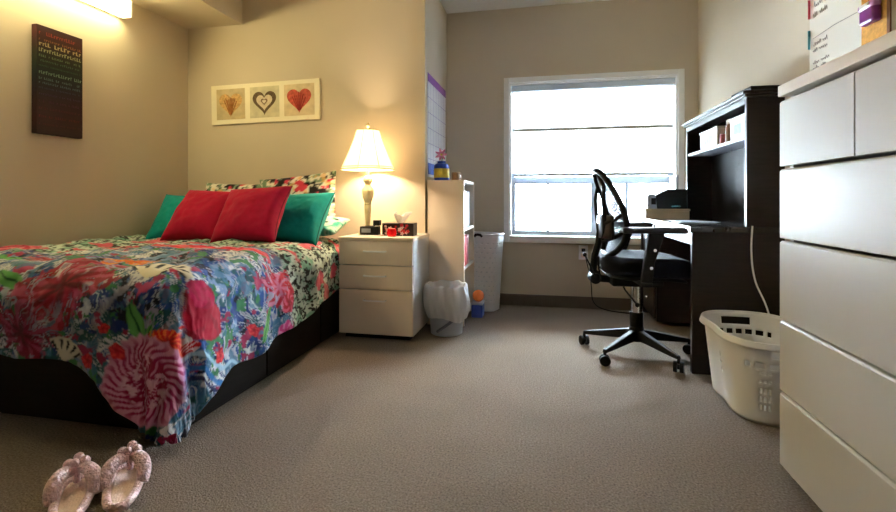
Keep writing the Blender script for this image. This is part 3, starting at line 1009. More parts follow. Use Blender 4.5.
y = BY0 + .023
for th, hgt, col, lab in ((.055, .262, (50, 62, 92), 'dark navy binder nearest the bookcase side, upper shelf'), (.05, .265, (96, 108, 132), 'slate grey binder second from the side on the upper shelf'),
                          (.06, .262, (150, 164, 190), 'pale blue binder in the middle of the upper shelf'), (.05, .25, (60, 70, 92), 'dark blue binder second from the far side, upper shelf'), (.05, .26, (120, 132, 160), 'grey blue binder at the far side of the upper shelf')):
    book(BX1 - .012, y, .675, th, hgt, .22, col, lab, 'binders on the upper shelf', 'binder', 'binder')
    y += th + .002
y = BY0 + .023
for th, hgt, col, lab in ((.03, .21, (196, 44, 52), 'bright red book nearest the bookcase side, middle shelf'), (.028, .225, (178, 30, 44), 'deep red book second from the near side, middle shelf'), (.034, .205, (208, 92, 96), 'dusty rose book third along the middle shelf'),
                          (.03, .22, (190, 36, 40), 'scarlet book in the middle of the middle shelf'), (.04, .20, (214, 130, 124), 'salmon book right of the scarlet one, middle shelf'), (.03, .215, (160, 40, 60), 'wine red book near the far end, middle shelf'), (.036, .21, (222, 196, 188), 'pale pink book last on the middle shelf')):
    book(BX1 - .010, y, .405, th, hgt, .17, col, lab, 'red books on the middle shelf')
    y += th + .0015
tb2 = thing('storage_tin', 'blue tin on the carpet in front of the bookcase, under the orange ball', 'tin', (-.508, 3.50, 0))
MB().box(-.042, .042, -.055, .055, 0, .095).build('body', mat('blue tin paint', rgb(66, 88, 170), .4, noise=(20, .1)), tb2, bevel=.008)
MB().box(-.044, .044, -.057, .057, .095, .11).build('lid', mat('white tin lid', rgb(210, 214, 226), .4, noise=(20, .05)), tb2, bevel=.004)
ball = MB().ball((0, 0, .044), .044, n=28).build('ball', mat('orange rubber', rgb(226, 112, 44), .5, noise=(12, .12)), smooth=True)
ball.location = (-.505, 3.50, .110)
tag(ball, 'orange ball resting on the blue tin beside the bookcase', 'ball')

# things on top of the bookcase
jr = thing('pen_jar', 'blue and yellow jar with a pink paper flower on the bookcase', 'jar', (-.745, 3.315, BZ))
MB().lathe([(.052, 0), (.055, .01), (.055, .10), (.048, .118), (.030, .126), (.030, .14), (.026, .14)], n=32).build('jar', mat('blue glazed jar', rgb(40, 76, 184), .3, noise=(14, .25)), jr, smooth=True)
MB().lathe([(.0556, .02), (.0562, .022), (.0562, .085), (.0556, .087)], n=32, cap=False).build('label_band', mat('yellow band', rgb(222, 200, 72), .5, noise=(30, .25)), jr, smooth=True)
fl = thing('paper_flower', 'pink paper flower standing in the blue jar', 'flower', (-.745, 3.315, BZ + .13))
MB().tube([(0, 0, 0), (.004, 0, .03), (.0, -.006, .055)], .003, n=6).build('stem', mat('green wire', rgb(70, 120, 60), .6, noise=(30, .1)), fl)
b = MB()
for k in range(7):
    a = 2 * PI * k / 7
    vs, fs = [], []
    ca, sa = math.cos(a), math.sin(a)
    for (l, wd, dz) in ((.004, .003, 0), (.016, .009, -.004), (.030, .009, -.010), (.046, .002, -.016)):
        for sgn in (-1, 1):
            vs.append((l * ca - sgn * wd * sa, -.008 + dz, .058 + l * sa + sgn * wd * ca))
    fs = [(0, 1, 3, 2), (2, 3, 5, 4), (4, 5, 7, 6)]
    b.add(vs, fs)
b.build('petals', mat('pink paper', rgb(230, 140, 168), .7, noise=(40, .15)), fl, solid=.0012)
MB().ball((0, -.012, .058), .009).build('flower_eye', mat('yellow paper', rgb(230, 200, 80), .7, noise=(40, .1)), fl, smooth=True)
mg = thing('small_mug', 'small brown mug beside the blue jar on the bookcase', 'mug', (-.635, 3.30, BZ), R_(-30))
MB().lathe([(.026, 0), (.03, .004), (.032, .05), (.030, .058), (.027, .057), (.027, .01), (.002, .008)], n=28).build('cup', mat('brown stoneware', rgb(140, 106, 78), .4, noise=(20, .2)), mg, smooth=True)
MB().tube([(.031, 0, .046), (.046, 0, .044), (.050, 0, .03), (.044, 0, .016), (.031, 0, .012)], .004, n=8).build('handle', mat('brown handle', rgb(140, 106, 78), .4, noise=(20, .2)), mg, smooth=True)

# planner sheet on the return wall
pn = thing('wall_planner', 'white wall planner with purple header and grid above the bookcase', 'planner', (XT, 3.55, 1.04))
MB().box(0, .004, -.30, .30, 0, .745).build('sheet', mat('white planner sheet', rgb(236, 236, 244), .5, noise=(8, .01)), pn)
m_pur = mat('purple ink', rgb(116, 52, 150), .5, noise=(30, .1))
MB().box(.004, .0045, -.30, .30, .685, .745).build('header', m_pur, pn)
b = MB()
for k in range(1, 7):
    b.box(.004, .0043, -.30 + .6 * k / 7 - .0015, -.30 + .6 * k / 7 + .0015, .02, .685)
for k in range(0, 6):
    z = .02 + .665 * k / 6
    b.box(.004, .0043, -.30, .30, z - .0015, z + .0015)
b.box(.004, .0043, -.30, -.294, 0, .685)
b.build('grid', mat('lilac ink', rgb(150, 130, 190), .5, noise=(30, .1)), pn)
MB().box(.004, .0044, -.29, .05, .02, .10).build('notes_panel', mat('blue ink', rgb(70, 100, 196), .5, noise=(25, .25)), pn)

# ------------------------------------------------------------------ bin, bag, hamper
wb_ = thing('waste_bin', 'grey plastic waste bin on the carpet beside the bedside cabinet', 'bin', (-.648, 3.03, 0))
MB().lathe([(.098, 0), (.104, .004), (.122, .30), (.126, .305), (.122, .306), (.118, .30), (.100, .01), (.002, .008)], n=40).build('body', mat('grey translucent plastic', rgb(186, 190, 200), .35, noise=(9, .05)), wb_, smooth=True)
b = MB()
for a0 in (-1.95,):
    b.tube([((.1065 + .006 * t) * math.cos(a0 + t * 1.25), (.1065 + .006 * t) * math.sin(a0 + t * 1.25), .03 + t * .10) for t in [k / 10 for k in range(11)]], .010, n=6)
b.build('stripe', mat('slate stripe', rgb(112, 116, 132), .4, noise=(20, .1)), wb_, smooth=True)


def bag(u, v):
    a = u * 2 * PI
    # v: 0 outer hem -> up over the rim -> down inside
    if v < .62:
        t = v / .62
        z = .115 + .205 * t + (.018 * math.sin(a - 1.2) + .012 * math.sin(3 * a)) * (1 - t)
        r = .134 + .018 * math.sin(PI * t) + .004 * math.sin(17 * a + 3 * t) + .006 * math.sin(5 * a + 5 * t) - .006 * (1 - t)
    else:
        t = (v - .62) / .38
        z = .320 + .012 * math.sin(PI * min(1, t * 4)) * 1.0 - .10 * t + .006 * math.sin(7 * a)
        r = .130 - .02 * min(1, t * 3) - .012 * t + .003 * math.sin(13 * a)
    return (r * math.cos(a), r * math.sin(a), z)


lb = MB().grid(bag, 140, 40, wrap_u=True).build('bin_liner', translucent_mat('white bin liner', (.93, .93, .95), .35, .06), smooth=True, angle=180)
lb.location = (-.648, 3.03, 0)
tag(lb, 'white plastic liner bag folded over the waste bin rim', 'bin liner')

hm = thing('laundry_hamper', 'tall white dimpled hamper in the corner by the window wall', 'hamper', (-.545, 3.765, 0), R_(-16))


def ham(u, v):
    a = u * 2 * PI
    e = 4.0
    ca, sa = math.cos(a), math.sin(a)
    rr = (abs(ca) ** e + abs(sa) ** e) ** (-1 / e)
    kx, ky = .165 + .035 * v, .092 + .014 * v
    return (kx * rr * ca, ky * rr * sa, .004 + .598 * v)


NHU, NHV = 180, 82


def hskip(i, j):
    jj, ii = j % 5, (i + (3 if (j // 5) % 2 else 0)) % 6
    return 6 < j < 74 and jj in (1,) and ii in (1, 2)


hb = MB().grid(ham, NHU, NHV, skip=hskip, wrap_u=True)
base = len(hb.v)
hb.build('body', m_plastic, hm, solid=.004, smooth=True)
MB().prism([ham(k / 60, 0)[:2] for k in range(60)], 'z', .002, .008).build('bottom', m_plastic, hm)
MB().grid(lambda u, v: (ham(u, v)[0] * .95, ham(u, v)[1] * .92, .012 + .55 * v), 60, 4, wrap_u=True).build('liner', mat('pale cotton liner', rgb(214, 220, 226), .9, noise=(14, .06)), hm, smooth=True)
MB().tube([ham(k / 90, 1) for k in range(90)], .008, n=8, closed=True).build('rim', m_plastic, hm, smooth=True)
MB().tube([(.02, -.104, .588), (.03, -.116, .600), (.05, -.118, .602), (.07, -.116, .600), (.08, -.104, .588)], .011, n=8).build('handle', m_black, hm, smooth=True)

# outlet and cords on the window wall
ol = thing('wall_outlet', 'white double wall outlet below the window sill', 'outlet', (.285, YW, .45))
MB().box(-.036, .036, -.007, 0, -.058, .058).build('plate', m_plastic, ol, bevel=.002)
for z in (-.022, .022):
    MB().box(-.018, .018, -.010, -.006, z - .015, z + .015).build('socket', m_lam_edge, ol, bevel=.002)
pg = thing('power_cord', 'black power cord plugged into the outlet and trailing to the floor', 'cord', (.285, YW, .45))
MB().box(-.014, .014, -.045, -.0102, .010, .034).build('plug', m_black, pg, bevel=.003)
MB().tube(bez((0, -.045, .022), (.0, -.11, .0), (.06, -.06, -.18), (.06, -.06, -.30), 12) + bez((.06, -.06, -.30), (.06, -.06, -.42), (.10, -.08, -.445), (.35, -.12, -.4455), 12)[1:], .004, n=7).build('cable', m_rubber, pg, smooth=True)

# ------------------------------------------------------------------ desk and hutch
DX0, DY0, DY1, DZ = .715, 2.568, 3.905, .742
dk = thing('desk', 'dark espresso wooden desk along the right wall', 'desk', (DX0, DY0, 0))
DW = XR - .005 - DX0
DL = DY1 - DY0
MB().box(0, DW, 0, .03, 0, DZ - .03).build('end_panel', m_espresso, dk, bevel=.003)
MB().box(0, DW, DL - .03, DL, 0, DZ - .03).build('end_panel', m_espresso, dk, bevel=.003)
MB().box(-.012, DW, -.012, DL, DZ - .03, DZ).build('desktop', mat('espresso desktop', rgb(36, 28, 29), .22, noise=(7, .2, (8, 1, 1)), coat=.3), dk, bevel=.004)
MB().box(DW - .02, DW - .004, .03, DL - .03, .10, DZ - .03).build('back_panel', m_espresso, dk)
MB().box(.02, .04, .03, .92, DZ - .10, DZ - .031).build('apron', m_espresso, dk)
pdl = MB().box(.03, DW - .021, .92, DL - .031, .03, DZ - .031).build('pedestal', m_espresso, dk)
for z0, z1 in ((.05, .27), (.28, .48), (.49, .70)):
    dd = MB().box(.012, .029, .93, DL - .04, z0, z1).build('drawer', m_espresso, dk, bevel=.003)
    MB().ball((.004, (.93 + DL - .04) / 2, (z0 + z1) / 2), .011).build('knob', m_chrome, dd, smooth=True)

hx0 = .962
ht = thing('desk_hutch', 'dark espresso hutch with an open shelf standing on the desk', 'hutch', (hx0, DY0, DZ))
HD = XR - .005 - hx0
HL, HZ = 1.03, .640
MB().box(0, HD, .0, .026, 0, HZ).build('side_panel', m_espresso, ht, bevel=.002)
MB().box(0, HD, HL - .026, HL, 0, HZ).build('side_panel', m_espresso, ht, bevel=.002)
MB().box(HD - .008, HD, .026, HL - .026, 0, HZ).build('back_panel', m_dark, ht)
MB().box(.004, HD - .008, .026, HL - .026, .435, .452).build('shelf', mat('pale edged shelf', rgb(150, 150, 160), .35, noise=(6, .1)), ht, bevel=.001)
MB().box(-.012, HD, -.012, HL + .012, HZ, HZ + .012).build('cornice', m_espresso, ht, bevel=.003)
MB().box(-.024, HD, -.024, HL + .024, HZ + .012, HZ + .028).build('top', m_espresso, ht, bevel=.004)
MB().box(.0, .014, .026, HL - .026, HZ - .03, HZ).build('apron', m_espresso, ht, bevel=.002)

# storage on the hutch shelf
SZ = DZ + .4525


def storage_bin(y0, y1, hgt, label, lc):
    t = thing('storage_bin', label, 'storage bin', (1.045, (y0 + y1) / 2, SZ), 0, 'white bins on the hutch shelf')
    l = (y1 - y0) / 2
    b_ = MB()
    b_.prism([(-l + .008, 0), (l - .008, 0), (l, hgt), (-l, hgt)], 'x', -.068, .068)
    b_.build('body', m_plastic, t, bevel=.006)
    MB().box(-.072, .072, -l - .004, l + .004, hgt, hgt + .014).build('lid', m_plastic, t, bevel=.003)
    MB().box(-.0695, -.0675, -l * .45, l * .45, hgt * .25, hgt * .75).build('label_card', mat('label card', rgb(*lc), .6, noise=(40, .2)), t)
    return t


storage_bin(2.62, 2.83, .105, 'white lidded storage bin at the near end of the hutch shelf', (140, 170, 186))
storage_bin(3.02, 3.34, .100, 'white lidded storage bin at the far end of the hutch shelf', (150, 176, 200))
tn = thing('spice_jar', 'small brown jar between the two white bins on the hutch shelf', 'jar', (1.01, 2.90, SZ))
MB().lathe([(.028, 0), (.03, .004), (.03, .085), (.022, .10), (.022, .104)], n=24).build('jar', mat('brown jar', rgb(120, 84, 58), .35, noise=(20, .2)), tn, smooth=True)
MB().lathe([(.025, .105), (.025, .128), (.02, .131)], n=24).build('lid', m_lam_edge, tn, smooth=True)
rj = MB().lathe([(.024, 0), (.026, .004), (.026, .055), (.02, .06)], n=24).build('red_pot', mat('red pot', rgb(150, 60, 60), .4, noise=(20, .2)), smooth=True)
rj.location = (1.0, 2.972, SZ)
tag(rj, 'little red pot beside the far white bin on the hutch shelf', 'pot')
tf = MB().box(0, .11, 0, .014, 0, .33).build('edge_highlight', mat('teal highlight colour', rgb(84, 150, 158), .4, noise=(12, .08)), bevel=.002)  # added teal slab, its colour standing in for bluish light on the hutch edge
tf.location = (.985, DY0 + .0275, DZ + .0005)
tag(tf, 'teal strip added on the desk for the highlight along the hutch edge', 'edge_highlight')
# papers and a small tray on top of the hutch
ty = thing('wooden_tray', 'dark brown tray lying on top of the hutch at its near end', 'tray', (1.045, 2.68, DZ + HZ + .028), R_(3))
MB().box(-.07, .07, -.11, .11, 0, .008).build('tray_base', m_espresso, ty, bevel=.002)
b = MB()
b.box(-.07, -.062, -.11, .11, .008, .026).box(.062, .07, -.11, .11, .008, .026).box(-.062, .062, -.11, -.102, .008, .026).box(-.062, .062, .102, .11, .008, .026)
b.build('rim', m_dark, ty, bevel=.001)
pp_ = MB()
for k in range(5):
    pp_.box(-.07 + .004 * k, .07 + .003 * k, -.12, .12, .0025 * k, .0025 * k + .0024)
ps = pp_.build('paper_pile', m_plastic)
ps.location = (1.035, 3.44, DZ + HZ + .0281)
tag(ps, 'loose white papers on top of the hutch at its window end', 'papers')

# papers on the desk, printer and its box
b = MB()
for k in range(4):
    M_ = Matrix.Rotation(R_(-6 + 5 * k), 4, 'Z')
    b.box(-.10, .10, -.14, .14, .0016 * k, .0016 * k + .0015, M_)
sp_ = b.build('paper_sheets', mat('blue white paper', rgb(226, 232, 242), .5, noise=(6, .02)))
sp_.location = (.845, 3.05, DZ + .0003)
tag(sp_, 'white paper sheets spread on the desk before the hutch', 'papers')
pb = thing('cardboard_box', 'flat beige box under the printer at the window end of the desk', 'box', (.80, 3.60, DZ))
MB().box(-.13, .15, -.13, .17, 0, .055).build('tray', mat('beige card', rgb(212, 196, 168), .7, noise=(14, .06)), pb, bevel=.003)
MB().box(-.134, .154, -.134, .174, .055, .070).build('lid', mat('beige card lid', rgb(220, 206, 180), .7, noise=(14, .06)), pb, bevel=.003)
pr_ = thing('printer', 'black and grey inkjet printer on a beige box near the window', 'printer', (.80, 3.62, DZ + .0702))
MB().prism([(-.05, .0), (.145, .0), (.145, .135), (.02, .135), (-.06, .095)], 'y', -.13, .13).build('body', m_black, pr_, bevel=.006)
MB().prism([(-.115, .0), (-.052, .0), (-.062, .095), (-.08, .105), (-.115, .095)], 'y', -.128, .128).build('front_panel', mat('silver grey plastic', rgb(176, 186, 202), .35, noise=(9, .04)), pr_, bevel=.004)
MB().box(-.09, -.06, -.1295, -.126, .03, .075).build('slot', m_rubber, pr_)
MB().box(-.19, -.10, -.09, .09, .018, .026).build('output_tray', m_black, pr_, bevel=.002)
MB().box(.04, .10, -.132, -.1295, .012, .022).build('badge', m_chrome, pr_)
MB().box(.085, .093, -.10, .10, .135, .235, Matrix.Translation((0, 0, 0))).build('paper_support', mat('clear grey plastic', rgb(160, 170, 186), .3, noise=(8, .05)), pr_, bevel=.002)
MB().box(.078, .0845, -.085, .085, .1355, .225).build('paper', m_plastic, pr_)

# white cable hanging down the end of the desk
cb = MB().tube(bez((.975, 2.535, DZ + .006), (.968, 2.52, DZ - .02), (.965, 2.545, .60), (.985, 2.540, .50)) + bez((.985, 2.540, .50), (1.0, 2.538, .42), (1.04, 2.535, .40), (1.045, 2.50, .26))[1:], .0042, n=8).build('white_cable', m_plastic, smooth=True)
tag(cb, 'white cable hanging down the dark desk end into the basket', 'cable')

# ------------------------------------------------------------------ office chair
ch = thing('office_chair', 'black mesh back office chair on casters facing the desk', 'office chair', (.498, 2.835, 0), R_(5))
st = MB().lathe([(.028, .075), (.038, .085), (.040, .14), (.038, .155), (.034, .16)], n=28).build('hub', m_rubber, ch, smooth=True)
for k in range(5):
    a = R_(152 + 72 * k)
    ca, sa = math.cos(a), math.sin(a)
    b = MB()
    vs, fs = [], []
    secs = [(.025, .024, .085, .142), (.10, .021, .082, .128), (.22, .017, .072, .102), (.306, .013, .066, .084)]
    for (r, hw, z0, z1) in secs:
        for (s1, z) in ((-1, z0), (1, z0), (.7, z1), (-.7, z1)):
            vs.append((r * ca - s1 * hw * sa, r * sa + s1 * hw * ca, z))
    for i in range(3):
        for j in range(4):
            fs.append((i * 4 + j, i * 4 + (j + 1) % 4, (i + 1) * 4 + (j + 1) % 4, (i + 1) * 4 + j))
    fs += [(3, 2, 1, 0), (12, 13, 14, 15)]
    lg = b.add(vs, fs).build('leg', m_rubber, ch, bevel=.004)
    cx, cy = .302 * ca, .302 * sa
    cs = MB().cyl((cx, cy, .045), (cx, cy, .072), .008)
    ax = Vector((math.cos(a + .7), math.sin(a + .7), 0))
    c0 = Vector((cx, cy, .0275))
    for s1 in (-1, 1):
        cs.cyl(c0 + ax * (s1 * .006), c0 + ax * (s1 * .024), .0275, n=24)
    cs.cyl(c0 - ax * .006, c0 + ax * .006, .012)
    cs.build('caster', m_rubber, lg, bevel=.002)
MB().cyl((0, 0, .16), (0, 0, .24), .036, n=28).build('gas_sleeve', m_rubber, ch, smooth=True)
MB().cyl((0, 0, .24), (0, 0, .40), .032, n=28).build('gas_column', m_chrome, ch, smooth=True)
MB().box(-.15, .12, -.09, .09, .395, .447).build('tilt_mechanism', m_rubber, ch, bevel=.008)
# tension knob and levers
kb = MB().cyl((-.235, -.055, .43), (-.235, .045, .43), .030, n=24).cyl((-.15, 0, .42), (-.22, 0, .43), .014)
kb.build('tension_knob', m_rubber, ch, bevel=.004)
for (p0, p1, rk) in (((-.235, -.075, .44), (-.300, -.085, .570), .010), ((-.215, -.09, .43), (-.235, -.12, .56), .006), ((-.10, -.07, .42), (-.06, -.24, .33), .010)):
    b = MB().tube([p0, ((p0[0] + p1[0]) / 2, p0[1], (p0[2] + p1[2]) / 2), p1], .005, n=8)
    b.ball(p1, rk * 1.2)
    b.build('lever', m_rubber, ch, smooth=True)


# seat: waterfall cushion
def seat_section(u, v):
    return None


def rounded_pad(x0, x1, hw, z0, z1, e=3.2, n=56, m_=14, front_drop=.03, crown=.012):
    vs, fs = [], []
    cx, hx_ = (x0 + x1) / 2, (x1 - x0) / 2
    ringdef = [(.80, 0), (.93, .06), (.985, .22), (1.0, .45), (1.0, .65), (.985, .84), (.94, .96), (.85, 1.0), (.6, 1.0), (.3, 1.0)]
    for (k, zz) in ringdef:
        for j in range(n):
            a = 2 * PI * j / n
            ca, sa = math.cos(a), math.sin(a)
            rr = (abs(ca) ** e + abs(sa) ** e) ** (-1 / e)
            x, y_ = cx + hx_ * k * rr * ca, hw * k * rr * sa
            z = z0 + (z1 - z0) * zz
            t = max(0, (x - cx) / hx_)
            z -= front_drop * t ** 3
            if zz >= .96:
                z -= crown * (1 - k) * 2 - crown
            vs.append((x, y_, z))
    for i in range(len(ringdef) - 1):
        for j in range(n):
            fs.append((i * n + j, i * n + (j + 1) % n, (i + 1) * n + (j + 1) % n, (i + 1) * n + j))
    fs.append(tuple(range(n))[::-1])
    fs.append(tuple(range((len(ringdef) - 1) * n, len(ringdef) * n)))
    return MB().add(vs, fs)


rounded_pad(-.205, .27, .245, .465, .560).build('seat', m_blackfab, ch, smooth=True, angle=60)
rounded_pad(-.18, .24, .225, .447, .467, crown=0).build('seat_pan', m_rubber, ch, smooth=True, angle=50)


# backrest: curved ring with mesh panel and cross struts
def bk(y_, z):
    # y_ sideways, z height above seat back start
    x = float(np.interp(z, [.55, .60, .65, .70, .76, .84, .93, 1.04], [-.180, -.150, -.130, -.122, -.126, -.148, -.182, -.226]))
    return Vector((x + .55 * y_ * y_, y_, z))


def ring(k, t):
    a = 2 * PI * t
    ca, sa = math.cos(a), math.sin(a)
    e = 2.6
    rr = (abs(ca) ** e + abs(sa) ** e) ** (-1 / e)
    hw = .205 * k
    y_ = hw * rr * ca
    zz = .80 + .238 * k * rr * sa
    y_ *= 1 - .16 * max(0, (zz - .80) / .238)
    return y_, zz


fr = MB()
fr.tube([bk(*ring(1, k / 64)) for k in range(64)], .0165, n=10, closed=True)
back = fr.build('back_frame', m_rubber, ch, smooth=True)


def meshfn(u, v):
    k = .02 + .96 * v
    y_, z = ring(k, u)
    return bk(y_, z) + Vector((.004, 0, 0))


m_mesh = bpy.data.materials.new('black mesh fabric')
m_mesh.use_nodes = True
nt = m_mesh.node_tree
b0 = nt.nodes['Principled BSDF']
b0.inputs['Base Color'].default_value = (*rgb(50, 56, 74), 1)
b0.inputs['Roughness'].default_value = .8
tc = nt.nodes.new('ShaderNodeTexCoord')
vo = nt.nodes.new('ShaderNodeTexVoronoi')
vo.inputs['Scale'].default_value = 220
nt.links.new(tc.outputs['Object'], vo.inputs['Vector'])
mr = nt.nodes.new('ShaderNodeMapRange')
mr.inputs['From Min'].default_value = .10
mr.inputs['From Max'].default_value = .20
nt.links.new(vo.outputs['Distance'], mr.inputs['Value'])
nt.links.new(mr.outputs[0], b0.inputs['Alpha'])
MB().grid(meshfn, 64, 14, wrap_u=True).build('back_mesh', m_mesh, ch, smooth=True)
for s1 in (-1, 1):
    b = MB()
    b.tube([(-.19, s1 * .03, .60), (-.195, s1 * .08, .70), (-.200, s1 * .11, .80), (-.205, s1 * .11, .88), bk(s1 * .09, .95) + Vector((-.012, 0, 0)), bk(s1 * .05, 1.02) + Vector((-.006, 0, 0))], [.014, .013, .012, .012, .011, .009], n=8)
    b.tube([(-.196, s1 * .10, .745), (-.155, s1 * .15, .765), bk(s1 * .195, .80) + Vector((-.004, 0, 0))], .011, n=8)
    b.tube([(-.20, s1 * .05, .64), (-.15, s1 * .13, .67), bk(s1 * .19, .71) + Vector((-.004, 0, 0))], .010, n=8)
    b.build('back_strut', m_rubber, ch, smooth=True)
rounded = MB()
rounded.grid(lambda u, v: Vector((-.206 + .045 * (2 * u - 1) ** 2, -.15 + .30 * u, .66 + .13 * v)), 16, 8)
rounded.build('lumbar_pad', m_black, ch, smooth=True, solid=.014)
MB().tube([(-.12, 0, .42), (-.20, 0, .425), (-.240, 0, .47), (-.230, 0, .56), (-.210, 0, .63), (-.203, 0, .74)], [.02, .022, .022, .02, .018, .014], n=10).build('back_bracket', m_rubber, ch, smooth=True)
for s1 in (-1, 1):
    arm = MB()
    ys = sorted((s1 * .262, s1 * .298))
    arm.prism([(-.055, .455), (.000, .455), (.012, .56), (.060, .706), (-.018, .706), (-.040, .56)], 'y', ys[0], ys[1])
    ys = sorted((s1 * .10, s1 * .30))
    arm.box(-.055, .0, ys[0], ys[1], .432, .456)
    arm = arm.build('armrest', m_rubber, ch, bevel=.006)
    MB().box(-.150, .165, s1 * .28 - .042, s1 * .28 + .042, .705, .735).build('arm_pad', m_black, arm, bevel=.013, seg=4)
    for zz in (.53, .62):
        MB().cyl((-.006 + (zz - .54) * .2, s1 * .297, zz), (-.006 + (zz - .54) * .2, s1 * .303, zz), .008, n=14).build('screw_cap', m_chrome, arm)

# ------------------------------------------------------------------ laundry basket
lk = thing('laundry_basket', 'white plastic laundry basket on the carpet between desk and dresser', 'laundry basket', (.898, 2.262, 0), 0)
NBU, NBV = 168, 30


def bas(u, v):
    a = u * 2 * PI
    e = 2.8
    ca, sa = math.cos(a), math.sin(a)
    rr = (abs(ca) ** e + abs(sa) ** e) ** (-1 / e)
    kx, ky = .158 + .030 * v, .228 + .050 * v
    x, y_ = kx * rr * ca, ky * rr * sa
    x += .020 * math.exp(-(y_ / .10) ** 2) * (1 if ca < 0 else 0) * (1 - .3 * v)
    return (x, y_,   .004 + .324 * v)


def bskip(i, j):
    # handle slot at both short ends, small square holes round the sides
    for c0 in (42, 126):
        if abs(i + .5 - c0) < 9 and 24 <= j <= 26:
            return True
        if abs(i + .5 - c0) < 20 and 20 <= j <= 21 and (i // 2) % 3 != 0:
            return True
    if j in (12, 15, 18) and (i // 2) % 14 == 1 and not any(abs(i - c0) < 22 for c0 in (42, 126)):
        return True
    if any(8 < abs(i + .5 - c0) < 14 for c0 in (126,)) and j in (5, 6, 8, 9, 11, 12, 15, 18) and i % 2 == 0:
        return True
    return False


MB().grid(bas, NBU, NBV, skip=bskip, wrap_u=True).build('body', m_plastic, lk, solid=.004, smooth=True)
MB().prism([bas(k / 84, 0)[:2] for k in range(84)], 'z', .002, .008).build('bottom', m_plastic, lk)


def lip(u, v):
    x, y_, z = bas(u, 1)
    k = 1 + .075 * v
    return (x * (1 + .10 * v), y_ * (1 + .055 * v), z + .004 * math.sin(PI * v) - .022 * max(0, v - .55) / .45)


MB().grid(lip, 126, 8, wrap_u=True).build('rim', m_plastic, lk, solid=.004, smooth=True)

# ------------------------------------------------------------------ dresser
RX, RY0, RY1, RZ = .728, .925, 1.690, 1.241
dr = thing('dresser', 'tall white six drawer dresser standing at the right edge', 'dresser', (RX, RY0, 0))
RW, RL = XR - .004 - RX, RY1 - RY0
MB().box(.030, RW, 0, .022, 0, RZ - .035).build('side_panel', m_lam, dr, bevel=.001)
MB().box(.030, RW, RL - .022, RL, 0, RZ - .035).build('side_panel', m_lam, dr, bevel=.001)
MB().box(RW - .008, RW, .022, RL - .022, .03, RZ - .035).build('back_panel', m_lam, dr)
MB().box(-.004, RW, -.003, RL + .003, RZ - .035, RZ).build('top', m_lam_edge, dr, bevel=.002)
MB().box(.045, .06, .022, RL - .022, 0, .06).build('plinth', m_lam, dr)
zz = [.036, .274, .502, .756, .984, 1.192]


def drawer(y0, y1, z0, z1):
    # front with a bevelled upper edge used as the finger grip
    d = MB().prism([(0, z0), (.018, z0), (.018, z1), (.006, z1), (0, z1 - .006)][::-1], 'y', y0, y1).build('drawer', m_lam, dr, bevel=.001)
    MB().box(.0185, .34, y0 + .028, y1 - .028, z0 + .01, z1 - .04).build('drawer_box', m_lam, d)


for k in range(4):
    drawer(0.001, RL - .001, zz[k], zz[k + 1] - .009)
mid = RL * .51
drawer(0.001, mid - .0025, zz[4], zz[5])
drawer(mid + .0025, RL - .001, zz[4], zz[5])

# ------------------------------------------------------------------ memo board on the right wall
mb = thing('memo_board', 'white and cork memo board with handwriting above the dresser', 'memo board', (XR, 2.33, 1.27))
MB().box(-.016, 0, -.50, .0, 0, .75).build('whiteboard', mat('glossy white board', rgb(238, 234, 224), .25, noise=(5, .01)), mb, bevel=.003)
MB().box(-.0185, -.016, -.486, -.352, .014, .736).build('cork_panel', mat('cork', rgb(216, 160, 78), .9, noise=(70, .2), bump=(120, .4, .003)), mb)
MB().box(-.021, -.016, -.50, -.486, 0, .75).build('edge_strip', mat('brown edge', rgb(128, 84, 56), .6, noise=(30, .1)), mb)


def scribble(rows, seed):
    rnd = random.Random(seed)
    b_ = MB()
    for (y0, y1, z, hgt) in rows:
        y_ = y0
        while y_ > y1:
            n_ = rnd.randint(3, 6)
            pts = []
            for k in range(n_ * 3):
                pts.append((-.0166, y_ - k * .0042, z + hgt * (.5 + .5 * math.sin(k * 2.1 + rnd.uniform(-.6, .6))) * rnd.choice((.6, .6, 1))))
            if pts[-1][1] < y1:
                break
            b_.tube(pts, .0009, n=4)
            y_ = pts[-1][1] - .014
    return b_


scribble([(-.03, -.17, .470, .03), (-.04, -.19, .425, .03), (-.03, -.15, .385, .025), (-.03, -.20, .262, .020), (-.03, -.17, .236, .018), (-.03, -.18, .185, .018), (-.03, -.14, .162, .016)], 5).build('handwriting', mat('grey marker ink', rgb(136, 126, 128), .5, noise=(50, .1)), mb)
b = MB().tube([(-.0166, -.03, .298), (-.0166, -.18, .304), (-.0166, -.33, .298)], .0010, n=4)
b.build('ruled_line', mat('dark marker ink', rgb(120, 112, 114), .5, noise=(50, .1)), mb)
for z0, cc, lab in ((.390, (190, 36, 60), 'red marker clipped at the left edge of the memo board'), (.258, (60, 160, 186), 'turquoise marker clipped at the left edge of the memo board')):
    mk = thing('marker_pen', lab, 'marker', (XR - .0225, 2.318, 1.27 + z0), 0, 'markers on the memo board')
    MB().cyl((0, 0, 0), (0, 0, .055), .0045, n=14).build('barrel', mat('marker ' + lab[:4], rgb(*cc), .4, noise=(20, .05)), mk, smooth=True)
    MB().cyl((0, 0, .055), (0, 0, .080), .0049, n=14).build('cap', mat('marker cap ' + lab[:4], tuple(x * .8 for x in rgb(*cc)), .4, noise=(20, .05)), mk, smooth=True)
pc = thing('purple_pouch', 'purple pouch pinned to the cork strip of the memo board', 'pouch', (XR - .0187, 1.905, 1.530))
MB().box(-.030, 0, -.040, .040, -.040, .018).build('pouch', mat('purple vinyl', rgb(128, 52, 138), .3, noise=(24, .2)), pc, bevel=.012, seg=4)
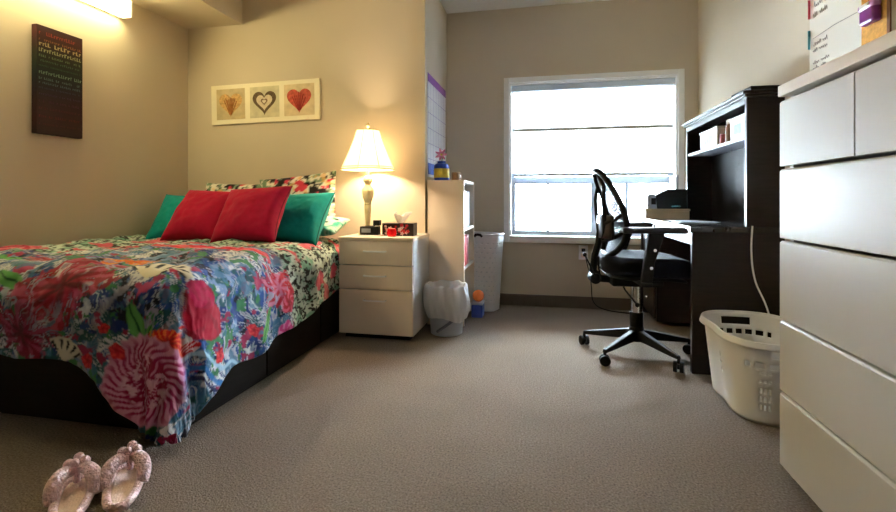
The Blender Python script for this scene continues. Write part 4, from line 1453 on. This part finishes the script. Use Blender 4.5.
MB().box(-.033, -.002, -.042, .042, .010, .036).build('flap', mat('lilac vinyl', rgb(190, 140, 198), .3, noise=(24, .15)), pc, bevel=.010, seg=4)
MB().box(-.036, -.031, -.024, .024, .016, .030).build('tag', m_plastic, pc, bevel=.002)

# ------------------------------------------------------------------ slippers
m_plush = mat('pink plush', rgb(236, 198, 200), .95, noise=(60, .14), bump=(110, .9, .012), sheen=.5, spec=.1)
m_insole = mat('pale pink insole', rgb(236, 206, 190), .95, noise=(40, .08), bump=(160, .5, .006), sheen=.3, spec=.1)


def sole_outline(t, sgn):
    a = 2 * PI * t
    y_ = .122 * math.sin(a)
    wv = .047 + .008 * math.sin(a) - .004 * math.cos(2 * a)
    return (wv * math.cos(a) * (abs(math.cos(a)) ** -.25 if abs(math.cos(a)) > 1e-3 else 1) * 1.0 + sgn * .006 * math.sin(a), y_)


def slipper(name, loc, rz, sgn, label):
    t = thing(name, label, 'slipper', loc, rz, 'pink plush slippers')
    t.scale = (.93, .93, .93)
    pts = [sole_outline(k / 48, sgn) for k in range(48)]
    MB().prism(pts, 'z', 0, .016).build('sole', m_plush, t, bevel=.005)
    MB().prism([(x * .86, y_ * .92) for x, y_ in pts], 'z', .016, .024).build('insole', m_insole, t, bevel=.006)
    # plush roll round the heel and sides
    b = MB().tube([(x * 1.0, y_ * 1.0, .022) for x, y_ in pts], .0125, n=10, closed=True)
    b.build('plush_edge', m_plush, t, smooth=True)
    # thong strap: two arms rising from the sides to the toe post
    for s1 in (-1, 1):
        b = MB().tube(bez((s1 * .052, -.005, .022), (s1 * .060, .03, .075), (s1 * .032, .075, .088), (0, .098, .062), 12), [.016, .019, .021, .022, .022, .022, .021, .020, .019, .018, .017, .016, .015], n=12)
        b.build('strap', m_plush, t, smooth=True)
    b = MB()
    rnd = random.Random(3 + int(sgn))
    for k, (x, y_, z, r) in enumerate(((0, .10, .075, .020), (-.02, .092, .088, .017), (.020, .092, .088, .017), (.004, .108, .098, .015), (-.004, .080, .094, .013))):
        b.ball((x, y_, z), r, n=14)
    b.build('pompom', m_plush, t, smooth=True)
    MB().tube([(0, .098, .02), (0, .10, .06)], .010, n=10).build('toe_post', m_plush, t, smooth=True)
    return t


slipper('slipper', (-1.332, 1.098, .0005), R_(44), 1, 'left pink plush thong slipper, nearer the bed')
slipper('slipper', (-1.243, 1.180, .0005), R_(36), -1, 'right pink plush thong slipper on the open carpet')
